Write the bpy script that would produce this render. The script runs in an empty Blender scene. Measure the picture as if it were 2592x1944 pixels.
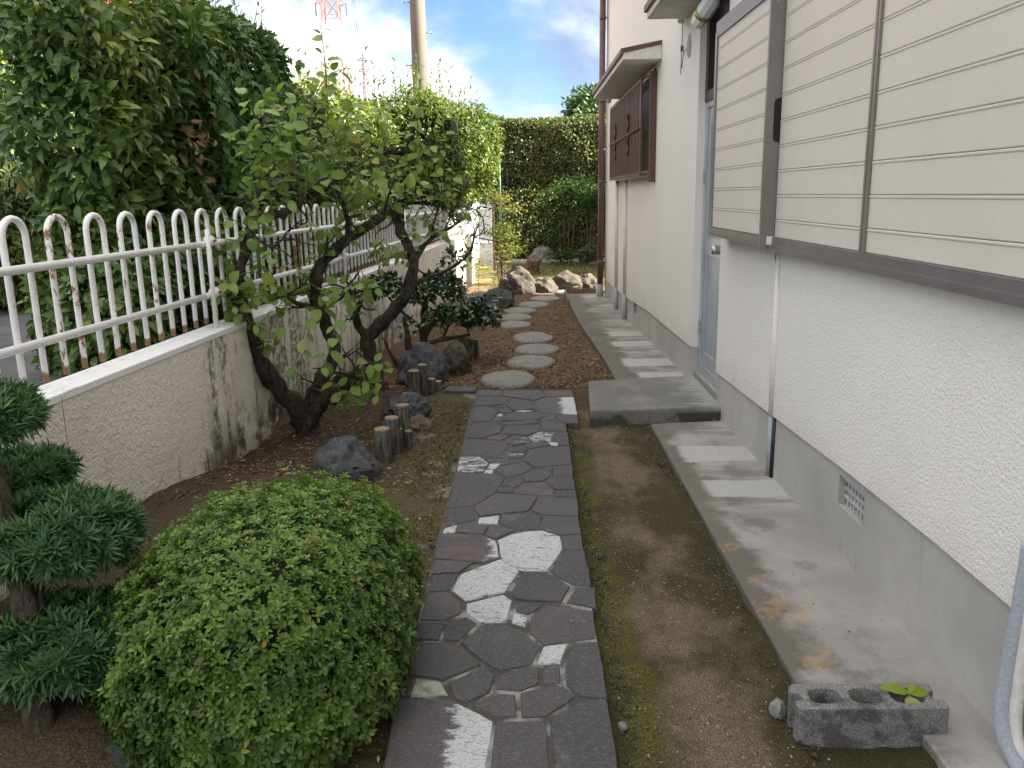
import bpy, bmesh, math, random
import numpy as np
from mathutils import Vector, Matrix, noise as mnoise
R=math.radians
rng=np.random.default_rng(7); random.seed(7)
SC=bpy.context.scene; COL=SC.collection

# ---------------------------------------------------------------- camera
cam=bpy.data.cameras.new('camera'); cam.lens=29.22; cam.sensor_width=36; cam.clip_end=4000; cam.clip_start=.05
co=bpy.data.objects.new('camera',cam); COL.objects.link(co)
_F=Vector((-0.0169,0.9749,-0.2218)); _F.normalize()
_ya,_pi,_ro=R(0.99358),R(12.8166),R(-0.99503)
_rt=Vector((math.cos(_ya),math.sin(_ya),0)); _F=Vector((-math.sin(_ya)*math.cos(_pi),math.cos(_ya)*math.cos(_pi),-math.sin(_pi)))
_up=_rt.cross(_F); _r2=_rt*math.cos(_ro)+_up*math.sin(_ro); _u2=-_rt*math.sin(_ro)+_up*math.cos(_ro)
CAMP=Vector((0,0,1.45))
co.matrix_world=Matrix(((_r2.x,_u2.x,-_F.x,CAMP.x),(_r2.y,_u2.y,-_F.y,CAMP.y),(_r2.z,_u2.z,-_F.z,CAMP.z),(0,0,0,1)))
SC.camera=co
# ---------------------------------------------------------------- light
SUN_AZ,SUN_EL=-8.0,42.0          # azimuth counted from +X towards +Y
SUN_STR=4.8; SKY_STR=.085; EXPO=2.6
CLOUD_OFF=(9.5,9.1,0.0)
CLOUD_HI,CLOUD_LO=(6.3,6.1,5.75),(.92,1.16,1.60)
SC.view_settings.view_transform='Standard'; SC.view_settings.look='None'; SC.view_settings.exposure=EXPO; SC.view_settings.gamma=1
SC.view_settings.use_curve_mapping=False
W=bpy.data.worlds.new('World'); SC.world=W; W.use_nodes=True

def N(nt,t,props=None,**inp):
    n=nt.nodes.new(t)
    for k_,v in (props or {}).items(): setattr(n,k_,v)
    for k_,v in inp.items():
        k_=k_.replace('_',' ')
        s=n.inputs[int(k_[1:])] if k_[0]=='i' and k_[1:].isdigit() else n.inputs[k_]
        if isinstance(v,bpy.types.NodeSocket): nt.links.new(v,s)
        else: s.default_value=v
    return n
def rgb(c): return (c[0],c[1],c[2],1.0)
def MIX(nt,f,a,b,bt='MIX'):
    n=nt.nodes.new('ShaderNodeMix'); n.data_type='RGBA'; n.blend_type=bt
    for i,v in ((0,f),(6,a),(7,b)):
        if isinstance(v,bpy.types.NodeSocket): nt.links.new(v,n.inputs[i])
        else: n.inputs[i].default_value=rgb(v) if i else v
    return n.outputs[2]
def MA(nt,op,a,b=0.0,c=None):
    n=nt.nodes.new('ShaderNodeMath'); n.operation=op
    for i,v in enumerate((a,b,c)):
        if v is None: continue
        if isinstance(v,bpy.types.NodeSocket): nt.links.new(v,n.inputs[i])
        else: n.inputs[i].default_value=v
    return n.outputs[0]
def SM(nt,v,a,b,lo=0.0,hi=1.0):
    n=nt.nodes.new('ShaderNodeMapRange'); n.interpolation_type='SMOOTHSTEP'
    nt.links.new(v,n.inputs[0])
    for i,x in enumerate((a,b,lo,hi)): n.inputs[i+1].default_value=x
    return n.outputs[0]
def NOISE(nt,vec,scale,detail=4,rough=.55,dist=0.0):
    n=N(nt,'ShaderNodeTexNoise',Vector=vec,Scale=scale,Detail=detail,Roughness=rough,Distortion=dist); return n.outputs[0]
def MAP(nt,vec,scale=(1,1,1),loc=(0,0,0),rot=(0,0,0)):
    n=N(nt,'ShaderNodeMapping',Vector=vec); n.inputs['Scale'].default_value=scale; n.inputs['Location'].default_value=loc; n.inputs['Rotation'].default_value=rot; return n.outputs[0]
def RAMP(nt,f,stops):
    n=N(nt,'ShaderNodeValToRGB',Fac=f); cr=n.color_ramp
    while len(cr.elements)<len(stops): cr.elements.new(.5)
    for e,(p,c) in zip(cr.elements,stops): e.position=p; e.color=rgb(c)
    return n.outputs[0]

# sky: Nishita blue with a fair-weather cloud layer over all of it
nt=W.node_tree; nt.nodes.clear()
tc=N(nt,'ShaderNodeTexCoord').outputs['Generated']
sky=N(nt,'ShaderNodeTexSky',{'sky_type':'NISHITA','sun_disc':False,'sun_elevation':R(SUN_EL),'sun_rotation':R(90-SUN_AZ),'air_density':1.0,'dust_density':.6,'ozone_density':1.2})
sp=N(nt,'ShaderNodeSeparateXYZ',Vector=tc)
cv=MAP(nt,tc,(1,1,1.7),CLOUD_OFF)
n1=NOISE(nt,cv,2.3,9,.56,.25)
n2=NOISE(nt,MAP(nt,cv,loc=(5.2,1.3,.3)),2.9,9,.57,.3)
mask=SM(nt,n1,.36,.54)
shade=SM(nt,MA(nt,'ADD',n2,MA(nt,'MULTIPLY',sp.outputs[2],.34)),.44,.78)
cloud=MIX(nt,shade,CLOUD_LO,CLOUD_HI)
blue=MIX(nt,1.0,sky.outputs[0],(.28,.345,.47),'MULTIPLY')
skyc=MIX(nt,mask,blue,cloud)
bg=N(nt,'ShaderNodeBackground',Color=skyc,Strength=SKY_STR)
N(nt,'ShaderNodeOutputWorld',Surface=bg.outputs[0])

sl=bpy.data.lights.new('sun','SUN'); sl.energy=SUN_STR; sl.angle=R(.53); sl.color=(1,.93,.82)
so=bpy.data.objects.new('sun',sl); COL.objects.link(so)
sd=Vector((math.cos(R(SUN_EL))*math.cos(R(SUN_AZ)),math.cos(R(SUN_EL))*math.sin(R(SUN_AZ)),math.sin(R(SUN_EL))))
so.rotation_euler=(-sd).to_track_quat('-Z','Y').to_euler(); so.location=(20,20,30)

# ---------------------------------------------------------------- helpers
BASE={}
def link(o): COL.objects.link(o); return o
def thing(name,label,cat,loc=(0,0,0),group=None):
    o=link(bpy.data.objects.new(name,None)); o.location=loc; o.empty_display_size=.1
    o['label']=label; o['category']=cat
    if group: o['group']=group
    BASE[o]=Vector(loc); return o
def tag(o,label,cat,group=None):
    o['label']=label; o['category']=cat
    if group: o['group']=group
    return o
class MB:
    def __init__(s): s.v=[]; s.f=[]
    def add(s,vs,fs):
        b=len(s.v); s.v+= [tuple(x) for x in vs]; s.f+=[tuple(i+b for i in f) for f in fs]; return s
    def box(s,x0,x1,y0,y1,z0,z1):
        return s.add([(x0,y0,z0),(x1,y0,z0),(x1,y1,z0),(x0,y1,z0),(x0,y0,z1),(x1,y0,z1),(x1,y1,z1),(x0,y1,z1)],
          [(3,2,1,0),(4,5,6,7),(0,1,5,4),(1,2,6,5),(2,3,7,6),(3,0,4,7)])
    def bar(s,a,b,w,h=None,up=(0,0,1)):
        a=Vector(a);b=Vector(b);h=h or w; d=(b-a).normalized(); u=Vector(up)
        if abs(d.dot(u))>.95: u=Vector((0,1,0))
        x=d.cross(u).normalized(); y=x.cross(d)
        q=[x*sx*w/2+y*sy*h/2 for sx,sy in ((-1,-1),(1,-1),(1,1),(-1,1))]
        return s.add([a+t for t in q]+[b+t for t in q],[(0,1,2,3),(7,6,5,4),(0,4,5,1),(1,5,6,2),(2,6,7,3),(3,7,4,0)])
    def prism(s,poly,axis,a,b):
        # poly: 2-D outline; axis 'x': (y,z), 'y': (x,z), 'z': (x,y)
        n=len(poly)
        P={'x':lambda p,t:(t,p[0],p[1]),'y':lambda p,t:(p[0],t,p[1]),'z':lambda p,t:(p[0],p[1],t)}[axis]
        return s.add([P(p,a) for p in poly]+[P(p,b) for p in poly],[tuple(range(n-1,-1,-1)),tuple(range(n,2*n))]+[(i,(i+1)%n,(i+1)%n+n,i+n) for i in range(n)])
    def tube(s,pts,rad,n=10,cap=True,wob=0.0):
        pts=[Vector(p) for p in pts]; k=len(pts); rad=[rad]*k if isinstance(rad,(int,float)) else rad
        rad=list(np.interp(np.linspace(0,1,k),np.linspace(0,1,len(rad)),rad)) if len(rad)!=k else rad
        t0=(pts[1]-pts[0]).normalized(); u=t0.orthogonal().normalized(); vs=[];fs=[]
        for i,p in enumerate(pts):
            t=((pts[min(i+1,k-1)]-pts[max(i-1,0)])).normalized()
            u=(u-t*u.dot(t)).normalized(); w=t.cross(u)
            for j in range(n):
                a=2*math.pi*j/n; r_=rad[i]
                d=u*math.cos(a)+w*math.sin(a)
                if wob: r_*=1+wob*(mnoise.noise((p+d*r_)*14)+.7*mnoise.noise((p+d*r_)*34))
                vs.append(p+d*r_)
        for i in range(k-1):
            for j in range(n): fs.append((i*n+j,i*n+(j+1)%n,(i+1)*n+(j+1)%n,(i+1)*n+j))
        if cap: fs+= [tuple(range(n-1,-1,-1)),tuple(range((k-1)*n,k*n))]
        return s.add(vs,fs)
    def lathe(s,prof,c=(0,0,0),n=16):
        vs=[];fs=[];k=len(prof)
        for r_,z in prof:
            for j in range(n):
                a=2*math.pi*j/n; vs.append((c[0]+r_*math.cos(a),c[1]+r_*math.sin(a),c[2]+z))
        for i in range(k-1):
            for j in range(n): fs.append((i*n+j,i*n+(j+1)%n,(i+1)*n+(j+1)%n,(i+1)*n+j))
        fs+=[tuple(range(n-1,-1,-1)),tuple(range((k-1)*n,k*n))]
        return s.add(vs,fs)
    def mesh(s,name,mat,smooth=False):
        m=bpy.data.meshes.new(name); m.from_pydata(s.v,[],s.f); m.update()
        if mat: m.materials.append(mat)
        if smooth: m.polygons.foreach_set('use_smooth',[True]*len(m.polygons))
        return m
    def obj(s,name,mat,parent=None,smooth=False,kind=None,bevel=0.0):
        return put(name,s.mesh(name,mat,smooth),parent,kind,bevel=bevel)
def put(name,mesh,parent=None,kind=None,world=(0,0,0),bevel=0.0,label=None):
    """link a mesh whose vertices are world coordinates (offset by world) under its thing"""
    o=link(bpy.data.objects.new(name,mesh)); w=Vector(world)
    if parent is not None:
        o.parent=parent; o.location=w-BASE[parent]
    else: o.location=w
    BASE[o]=w
    if kind: o['kind']=kind
    if label: o['label']=label
    if bevel:
        b=o.modifiers.new('bevel','BEVEL'); b.width=bevel; b.segments=2; b.limit_method='ANGLE'; b.angle_limit=R(40)
    return o
def chaikin(pts,n=2):
    pts=[np.array(p,float) for p in pts]
    for _ in range(n):
        q=[pts[0]]
        for a,b in zip(pts[:-1],pts[1:]): q+=[a*.75+b*.25,a*.25+b*.75]
        pts=q+[pts[-1]]
    return pts
def vnoise(P,scale,seed=0):
    P=np.asarray(P,float)*scale+seed*17.31; i=np.floor(P).astype(np.int64); f=P-i; f=f*f*(3-2*f)
    def h(a):
        n=(a[...,0]*73856093)^(a[...,1]*19349663)^(a[...,2]*83492791); n=(n^(n>>13))*1274126177; n=n&0x7fffffff
        return (n%100003)/100003.0
    r=0
    for dx in (0,1):
        for dy in (0,1):
            for dz in (0,1):
                w=(f[...,0] if dx else 1-f[...,0])*(f[...,1] if dy else 1-f[...,1])*(f[...,2] if dz else 1-f[...,2])
                r=r+w*h(i+np.array([dx,dy,dz]))
    return r
def smst(x,a,b):
    t=np.clip((x-a)/(b-a),0,1); return t*t*(3-2*t)
def gz(x,y):
    x=np.asarray(x,float); y=np.asarray(y,float)
    z=-.11*smst(y,6.4,9.6)
    z=z+.17*smst(-x,.55,1.25)*smst(-y,-4.7,-3.1)+.03*smst(-x,.8,1.2)*smst(-y,-7.5,-5)
    return z
def gzf(x,y): return float(gz(x,y))
# ---- leaves
def tmpl(kind):
    if kind=='broad':   # pointed oval, folded along the midrib, tip drooping
        st=[(0,.0,0),(.18,.34,.0),(.45,.5,.02),(.72,.36,-.03),(1,0,-.14)]
    elif kind=='round':
        st=[(0,.0,0),(.15,.40,.01),(.42,.54,.03),(.7,.46,0),(.86,.24,-.05),(1,0,-.12)]
    elif kind=='oval':
        st=[(0,0,0),(.3,.42,.02),(.65,.46,.02),(1,0,-.06)]
    elif kind=='dia':
        v=np.array([(0,0,0),(.48,.5,.08),(.48,-.5,.08),(1,0,-.05)]); return v,[(0,2,3),(0,3,1)]
    elif kind=='needle':
        v=np.array([(0,.28,0),(0,-.28,0),(.55,.5,.05),(.55,0,-.02),(.55,-.5,.05),(1,0,-.03)]); return v,[(0,1,3),(0,3,2),(1,4,3),(2,3,5),(3,4,5)]
    elif kind=='vine':
        v=np.array([(0,0,0),(-.12,.34,0),(.2,.62,.02),(.33,.36,.05),(.72,.46,-.02),(.66,.2,.04),(1.05,0,-.1),(.66,-.2,.04),(.72,-.46,-.02),(.33,-.36,.05),(.2,-.62,.02),(-.12,-.34,0)])
        return v,[(0,i,i+1) for i in range(1,11)]
    vs=[];fs=[]
    for x,w,z in st:
        if w==0: vs.append((x,0,z))
        else: vs+=[(x,w,z+.10*w),(x,0,z),(x,-w,z+.10*w)]
    idx=[];b=0
    for x,w,z in st:
        idx.append((b,) if w==0 else (b,b+1,b+2)); b+=len(idx[-1])
    for a,c in zip(idx[:-1],idx[1:]):
        if len(a)==1: fs+=[(a[0],c[1],c[0]),(a[0],c[2],c[1])]
        elif len(c)==1: fs+=[(a[0],a[1],c[0]),(a[1],a[2],c[0])]
        else: fs+=[(a[0],a[1],c[1],c[0]),(a[1],a[2],c[2],c[1])]
    return np.array(vs,float),fs
def unit(a): return a/np.maximum(np.linalg.norm(a,axis=-1,keepdims=True),1e-9)
def frames(axis,nrm):
    x=unit(axis); z=unit(nrm-x*np.sum(nrm*x,1,keepdims=True)); y=np.cross(z,x); return x,y,z
def leaf_mesh(name,T,P,X,Y,Z,L,Wd,rnd,mat):
    v,f=T; n=len(P); k=len(v)
    V=P[:,None,:]+L[:,None,None]*(v[None,:,0:1]*X[:,None,:]+v[None,:,2:3]*Z[:,None,:])+Wd[:,None,None]*v[None,:,1:2]*Y[:,None,:]
    V=V.reshape(-1,3); off=(np.arange(n)*k)
    loops=[];tot=[]
    fl=[np.array(q) for q in f]; ln=np.array([len(q) for q in f])
    flat=np.concatenate(fl); LI=(off[:,None]+flat[None,:]).reshape(-1)
    m=bpy.data.meshes.new(name); m.vertices.add(len(V)); m.vertices.foreach_set('co',V.astype(np.float32).ravel())
    m.loops.add(len(LI)); m.loops.foreach_set('vertex_index',LI.astype(np.int32))
    LT=np.tile(ln,n); LS=np.concatenate([[0],np.cumsum(LT)[:-1]])
    m.polygons.add(len(LT)); m.polygons.foreach_set('loop_start',LS.astype(np.int32))
    m.update(calc_edges=True)
    m.polygons.foreach_set('use_smooth',np.ones(len(LT),bool))
    a=m.attributes.new('rnd','FLOAT','POINT'); a.data.foreach_set('value',np.repeat(rnd,k).astype(np.float32))
    m.materials.append(mat); m.update(); return m
def foliage(parent,kind,P,A,Nn,L,Wd,rnd,mat,singles=0,name='foliage',leafname='leaf',outer=None):
    """leaves of one plant: the largest in view as objects of their own, the rest joined"""
    T=tmpl(kind); P=np.asarray(P,float); n=len(P)
    L=np.broadcast_to(np.asarray(L,float),(n,)).copy(); Wd=np.broadcast_to(np.asarray(Wd,float),(n,)).copy()
    X,Y,Z=frames(A,Nn); pick=np.zeros(n,bool)
    if singles:
        c=np.array(CAMP); d=c-P; dist=np.linalg.norm(d,axis=1); fac=np.abs(np.sum(d*Z,1))/dist
        depth=(P-c)@np.array(_F); sx=(P-c)@np.array(_r2)/depth; sy=(P-c)@np.array(_u2)/depth
        inside=(np.abs(sx)<.60)&(np.abs(sy)<.45)&(depth>0)
        sc=L/dist*(.3+fac)*inside
        if outer is not None: sc=sc*outer
        idx=np.argsort(-sc)[:singles]; pick[idx[sc[idx]>0]]=True
    if (~pick).any():
        q=~pick
        m=leaf_mesh(name,T,P[q],X[q],Y[q],Z[q],L[q],Wd[q],rnd[q],mat); put(name,m,parent,'stuff' if singles else None)
    if pick.any():
        v,f=T; me=bpy.data.meshes.new(leafname); me.from_pydata([tuple(t) for t in v],[],f); me.polygons.foreach_set('use_smooth',[True]*len(f)); me.materials.append(mat); me.update()
        b=BASE[parent]
        for i in np.where(pick)[0]:
            o=bpy.data.objects.new(leafname,me); COL.objects.link(o); o.parent=parent
            x,y,z=X[i]*L[i],Y[i]*Wd[i],Z[i]*L[i]; p=P[i]
            o.matrix_local=Matrix(((x[0],y[0],z[0],p[0]-b.x),(x[1],y[1],z[1],p[1]-b.y),(x[2],y[2],z[2],p[2]-b.z),(0,0,0,1)))
            o['rnd']=float(rnd[i])
def rbox_pts(n,half,r,faces,seed=0):
    """random points (and normals) on a rounded box; faces: weights for +x,-x,+y,-y,+z"""
    h=np.array(half,float); ar=np.array([h[1]*h[2],h[1]*h[2],h[0]*h[2],h[0]*h[2],h[0]*h[1]])*np.array(faces,float)
    f=rng.choice(5,size=n,p=ar/ar.sum()); p=rng.uniform(-1,1,(n,3))*h
    for i,(ax,s) in enumerate(((0,1),(0,-1),(1,1),(1,-1),(2,1))):
        q=f==i; p[q,ax]=s*h[ax]
    inn=h-r; c=np.clip(p,-inn,inn); nn=unit(p-c+1e-6*rng.normal(size=p.shape)); return c+nn*r,nn
STONES=[('d',0.7,[(-0.388,2.142),(-0.228,2.133),(-0.1,2.03),(-0.113,1.836),(-0.114,1.737),(-0.386,1.739),(-0.38,1.839)]),
('d',0,[(-0.098,2.03),(0.043,2.032),(0.049,1.835),(0.052,1.736),(-0.109,1.737),(-0.105,1.836)]),
('d',0,[(0.052,2.035),(0.135,2.11),(0.167,2.128),(0.223,2.116),(0.221,1.834),(0.217,1.735),(0.059,1.736),(0.056,1.859)]),
('d',0,[(-0.168,2.102),(-0.107,2.165),(-0.041,2.153),(-0.036,2.047),(-0.096,2.044)]),
('d',0,[(-0.031,2.161),(0.029,2.187),(0.102,2.198),(0.13,2.136),(0.043,2.046),(-0.028,2.043)]),
('d',0,[(-0.245,2.218),(-0.143,2.309),(-0.105,2.253),(-0.116,2.165),(-0.184,2.113),(-0.217,2.132)]),
('d',0,[(-0.091,2.261),(0.01,2.307),(0.031,2.293),(0.027,2.207),(-0.028,2.168),(-0.107,2.181)]),
('d',0,[(0.04,2.297),(0.095,2.301),(0.093,2.21),(0.036,2.203)]),
('d',0,[(0.141,2.44),(0.225,2.453),(0.225,2.127),(0.141,2.139),(0.104,2.198),(0.105,2.301)]),
('w',1,[(0.043,2.418),(0.128,2.434),(0.096,2.314),(0.019,2.311)]),
('d',0,[(-0.17,2.555),(-0.076,2.563),(-0.008,2.506),(0.036,2.414),(0.007,2.311),(-0.094,2.274),(-0.143,2.322),(-0.224,2.441)]),
('d',0,[(-0.376,2.453),(-0.234,2.44),(-0.148,2.313),(-0.259,2.227),(-0.377,2.261)]),
('m',1,[(-0.347,2.24),(-0.265,2.219),(-0.236,2.152),(-0.35,2.145)]),
('d',0,[(-0.382,2.582),(-0.29,2.581),(-0.293,2.457),(-0.383,2.463)]),
('d',0,[(-0.281,2.572),(-0.216,2.624),(-0.173,2.57),(-0.232,2.451),(-0.286,2.462)]),
('d',0,[(-0.375,2.793),(-0.291,2.804),(-0.236,2.714),(-0.236,2.635),(-0.288,2.588),(-0.378,2.589)]),
('w',1,[(-0.225,2.708),(-0.092,2.781),(-0.058,2.733),(-0.074,2.574),(-0.165,2.568),(-0.22,2.635)]),
('d',0,[(-0.043,2.722),(0.058,2.702),(-0.003,2.62),(-0.048,2.648)]),
('w',1,[(-0.054,2.643),(-0.003,2.604),(-0.011,2.539),(-0.063,2.568)]),
('d',0,[(0.063,2.691),(0.226,2.649),(0.22,2.463),(0.043,2.423),(-0.001,2.501),(0.003,2.609)]),
('d',0,[(0.175,2.831),(0.248,2.829),(0.239,2.66),(0.129,2.707)]),
('d',0,[(-0.022,2.964),(0.07,2.956),(0.155,2.831),(0.116,2.707),(-0.046,2.733),(-0.072,2.781)]),
('w',1,[(-0.111,3.071),(-0.033,2.965),(-0.086,2.793),(-0.226,2.727),(-0.283,2.809),(-0.261,2.943)]),
('d',0,[(-0.373,2.939),(-0.267,2.947),(-0.288,2.81),(-0.372,2.799)]),
('d',0,[(-0.373,3.077),(-0.214,3.045),(-0.268,2.956),(-0.377,2.945)]),
('d',0,[(0.148,3.145),(0.229,3.148),(0.233,2.836),(0.17,2.837),(0.079,2.962)]),
('w',1,[(-0.129,3.258),(-0.074,3.314),(-0.012,3.345),(0.065,3.352),(0.135,3.292),(0.141,3.166),(0.074,2.967),(-0.028,2.969),(-0.108,3.076)]),
('p',0.5,[(-0.377,3.338),(-0.21,3.325),(-0.135,3.25),(-0.118,3.098),(-0.195,3.042),(-0.376,3.089)]),
('d',0,[(0.145,3.291),(0.228,3.306),(0.225,3.156),(0.146,3.158)]),
('d',0,[(0.069,3.528),(0.228,3.514),(0.229,3.322),(0.136,3.308),(0.055,3.377)]),
('d',0,[(-0.12,3.558),(0.024,3.572),(0.067,3.528),(0.047,3.377),(-0.038,3.366),(-0.127,3.434)]),
('w',0.95,[(-0.22,3.509),(-0.127,3.543),(-0.134,3.438),(-0.223,3.446)]),
('d',0,[(-0.167,3.418),(-0.052,3.366),(-0.136,3.274),(-0.187,3.317)]),
('d',0,[(-0.305,3.439),(-0.231,3.469),(-0.216,3.437),(-0.171,3.418),(-0.19,3.325),(-0.308,3.348)]),
('w',1,[(-0.366,3.397),(-0.31,3.439),(-0.315,3.35),(-0.37,3.346)]),
('d',0,[(-0.37,3.636),(-0.27,3.643),(-0.227,3.509),(-0.242,3.482),(-0.365,3.423)]),
('d',0,[(-0.251,3.632),(-0.161,3.824),(-0.071,3.816),(0.048,3.764),(0.003,3.586),(-0.221,3.531)]),
('d',0,[(0.055,3.749),(0.239,3.748),(0.228,3.523),(0.072,3.537),(0.017,3.586)]),
('d',0,[(0.137,3.857),(0.238,3.854),(0.236,3.758),(0.13,3.776)]),
('p',0.6,[(-0.014,3.97),(0.079,3.976),(0.13,3.868),(0.123,3.783),(-0.063,3.82)]),
('d',0,[(-0.374,4.142),(-0.171,4.11),(-0.113,4.048),(-0.158,3.834),(-0.257,3.662),(-0.37,3.64)]),
('d',0,[(-0.145,3.922),(-0.064,3.903),(-0.065,3.829),(-0.152,3.836)]),
('d',0,[(-0.105,4.048),(-0.038,4.081),(-0.02,3.979),(-0.049,3.912),(-0.134,3.928)]),
('d',0,[(-0.03,4.088),(0.043,4.197),(0.117,4.207),(0.119,4.064),(0.079,3.994),(-0.014,3.988)]),
('d',0,[(0.131,4.22),(0.243,4.255),(0.236,4.064),(0.13,4.068)]),
('d',0,[(0.126,4.047),(0.239,4.047),(0.235,3.865),(0.139,3.868),(0.092,3.982)]),
('d',0,[(-0.165,4.167),(-0.146,4.233),(-0.027,4.304),(0.033,4.2),(-0.033,4.105),(-0.106,4.067)]),
('w',1,[(-0.202,4.282),(-0.139,4.282),(-0.17,4.198),(-0.215,4.204)]),
('w',1,[(-0.222,4.184),(-0.177,4.188),(-0.181,4.128),(-0.228,4.137)]),
('w',0.8,[(-0.371,4.405),(-0.258,4.4),(-0.209,4.29),(-0.233,4.145),(-0.372,4.16)]),
('d',0,[(-0.251,4.378),(-0.027,4.35),(-0.016,4.323),(-0.149,4.248),(-0.201,4.295)]),
('d',0,[(0.01,4.527),(0.248,4.576),(0.242,4.273),(0.041,4.21),(-0.016,4.336)]),
('w',0.7,[(-0.11,4.491),(-0.014,4.484),(-0.027,4.369),(-0.159,4.388)]),
('d',0,[(-0.098,4.582),(-0.027,4.609),(0.007,4.548),(-0.014,4.496),(-0.108,4.505)]),
('d',0,[(-0.376,4.748),(-0.191,4.718),(-0.1,4.597),(-0.166,4.411),(-0.371,4.424)]),
('w',1,[(0.124,4.676),(0.187,4.658),(0.176,4.6),(0.14,4.617)]),
('d',0,[(0.036,4.671),(0.116,4.677),(0.136,4.617),(0.017,4.553),(-0.012,4.608)]),
('d',0,[(0.19,4.864),(0.25,4.879),(0.249,4.597),(0.189,4.615),(0.161,4.709)]),
('w',0.7,[(0.076,4.886),(0.176,4.868),(0.141,4.694),(0.032,4.683),(0.007,4.79)]),
('w',0.6,[(-0.088,4.82),(-0.004,4.79),(0.025,4.684),(-0.089,4.602),(-0.139,4.719)]),
('p',0.4,[(-0.251,4.821),(-0.149,4.856),(-0.093,4.827),(-0.146,4.726),(-0.239,4.758)]),
('w',0.35,[(-0.132,5.039),(0.077,5.054),(0.08,4.91),(0.001,4.816),(-0.152,4.87)]),
('d',0,[(-0.346,5.122),(-0.197,5.103),(-0.145,5.007),(-0.166,4.87),(-0.267,4.766),(-0.362,4.78)]),
('d',0,[(0.096,5.152),(0.245,5.053),(0.247,4.902),(0.102,4.909),(0.086,5.064)]),
('d',0,[(-0.2,5.115),(0.062,5.165),(0.073,5.087),(-0.106,5.052)]),
('d',0,[(-0.133,5.334),(0.109,5.361),(0.132,5.273),(0.067,5.169),(-0.154,5.149)]),
('d',0,[(0.203,5.305),(0.337,5.286),(0.332,5.086),(0.261,5.096),(0.19,5.163)]),
('d',0,[(0.134,5.289),(0.185,5.294),(0.184,5.174),(0.086,5.157)]),
('d',0,[(-0.213,5.247),(-0.156,5.264),(-0.164,5.161),(-0.224,5.142)]),
('w',0.9,[(-0.18,5.336),(-0.148,5.334),(-0.16,5.276),(-0.202,5.27)]),
('d',0,[(-0.356,5.518),(-0.25,5.508),(-0.191,5.389),(-0.216,5.232),(-0.243,5.146),(-0.355,5.152)]),
('d',0,[(-0.194,5.467),(-0.104,5.479),(-0.097,5.368),(-0.175,5.36)]),
('w',0.8,[(-0.083,5.4),(-0.039,5.422),(0.042,5.414),(-0.028,5.364)]),
('w',0.45,[(0.066,5.625),(0.131,5.766),(0.34,5.769),(0.336,5.302),(0.128,5.336),(0.063,5.417)]),
('d',0,[(-0.123,5.635),(-0.073,5.768),(0.05,5.648),(0.048,5.438),(-0.088,5.408),(-0.144,5.575)]),
('d',0,[(-0.358,5.831),(-0.108,5.794),(-0.159,5.598),(-0.252,5.555),(-0.358,5.552)]),
('d',0,[(-0.363,6.031),(-0.175,6.01),(-0.188,5.855),(-0.359,5.845)]),
('d',0,[(-0.167,6.009),(0.112,5.993),(0.13,5.799),(0.056,5.688),(-0.177,5.84)]),
('d',0,[(0.119,5.993),(0.336,5.99),(0.339,5.797),(0.137,5.799)])]
# ---------------------------------------------------------------- materials
def newmat(name):
    m=bpy.data.materials.new(name); m.use_nodes=True; nt=m.node_tree; nt.nodes.clear(); return m,nt
def finish(nt,col,rough=.8,bump=None,bd=.01,bs=1.0,spec=.4,metal=0.0,trans=None,tfac=.3):
    p=N(nt,'ShaderNodeBsdfPrincipled'); p.inputs['Specular IOR Level'].default_value=spec; p.inputs['Metallic'].default_value=metal
    for k_,v in (('Base Color',col),('Roughness',rough)):
        if isinstance(v,bpy.types.NodeSocket): nt.links.new(v,p.inputs[k_])
        else: p.inputs[k_].default_value=rgb(v) if k_=='Base Color' else v
    if bump is not None:
        b=N(nt,'ShaderNodeBump',Height=bump,Distance=bd,Strength=bs); nt.links.new(b.outputs[0],p.inputs['Normal'])
    out=p.outputs[0]
    if trans is not None:
        t=N(nt,'ShaderNodeBsdfTranslucent',Color=trans); ms=N(nt,'ShaderNodeMixShader',Fac=tfac,i1=out,i2=t.outputs[0]); out=ms.outputs[0]
    N(nt,'ShaderNodeOutputMaterial',Surface=out)
def OBJC(nt): return N(nt,'ShaderNodeTexCoord').outputs['Object']
def GEO(nt): return N(nt,'ShaderNodeNewGeometry').outputs['Position']
def ATT(nt,name,t='OBJECT'):
    return N(nt,'ShaderNodeAttribute',{'attribute_type':t,'attribute_name':name}).outputs['Fac']
def simple(name,c,rough=.6,nscale=20,var=.15,bd=.002,spec=.4,metal=0.0,bscale=None):
    m,nt=newmat(name); v=GEO(nt); n=NOISE(nt,v,nscale,5)
    d=tuple(x*(1-var) for x in c); l=tuple(min(1,x*(1+var)) for x in c)
    finish(nt,MIX(nt,SM(nt,n,.3,.7),d,l),rough,NOISE(nt,v,bscale or nscale*6,3),bd,.5,spec,metal); return m
def leafmat(name,stops,rough=.42,tr=.3,spec=.4,tcol=(1.25,1.35,.7),vein=True):
    m,nt=newmat(name)
    r_=MA(nt,'ADD',ATT(nt,'rnd','GEOMETRY'),ATT(nt,'rnd'))
    c=RAMP(nt,r_,stops)
    v=GEO(nt); c=MIX(nt,MA(nt,'MULTIPLY',NOISE(nt,v,60,3),.5),c,MIX(nt,1.0,c,(.55,.62,.5),'MULTIPLY'))
    finish(nt,c,rough,None,spec=spec,trans=MIX(nt,1.0,c,tcol,'MULTIPLY'),tfac=tr); return m
M={}
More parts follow.
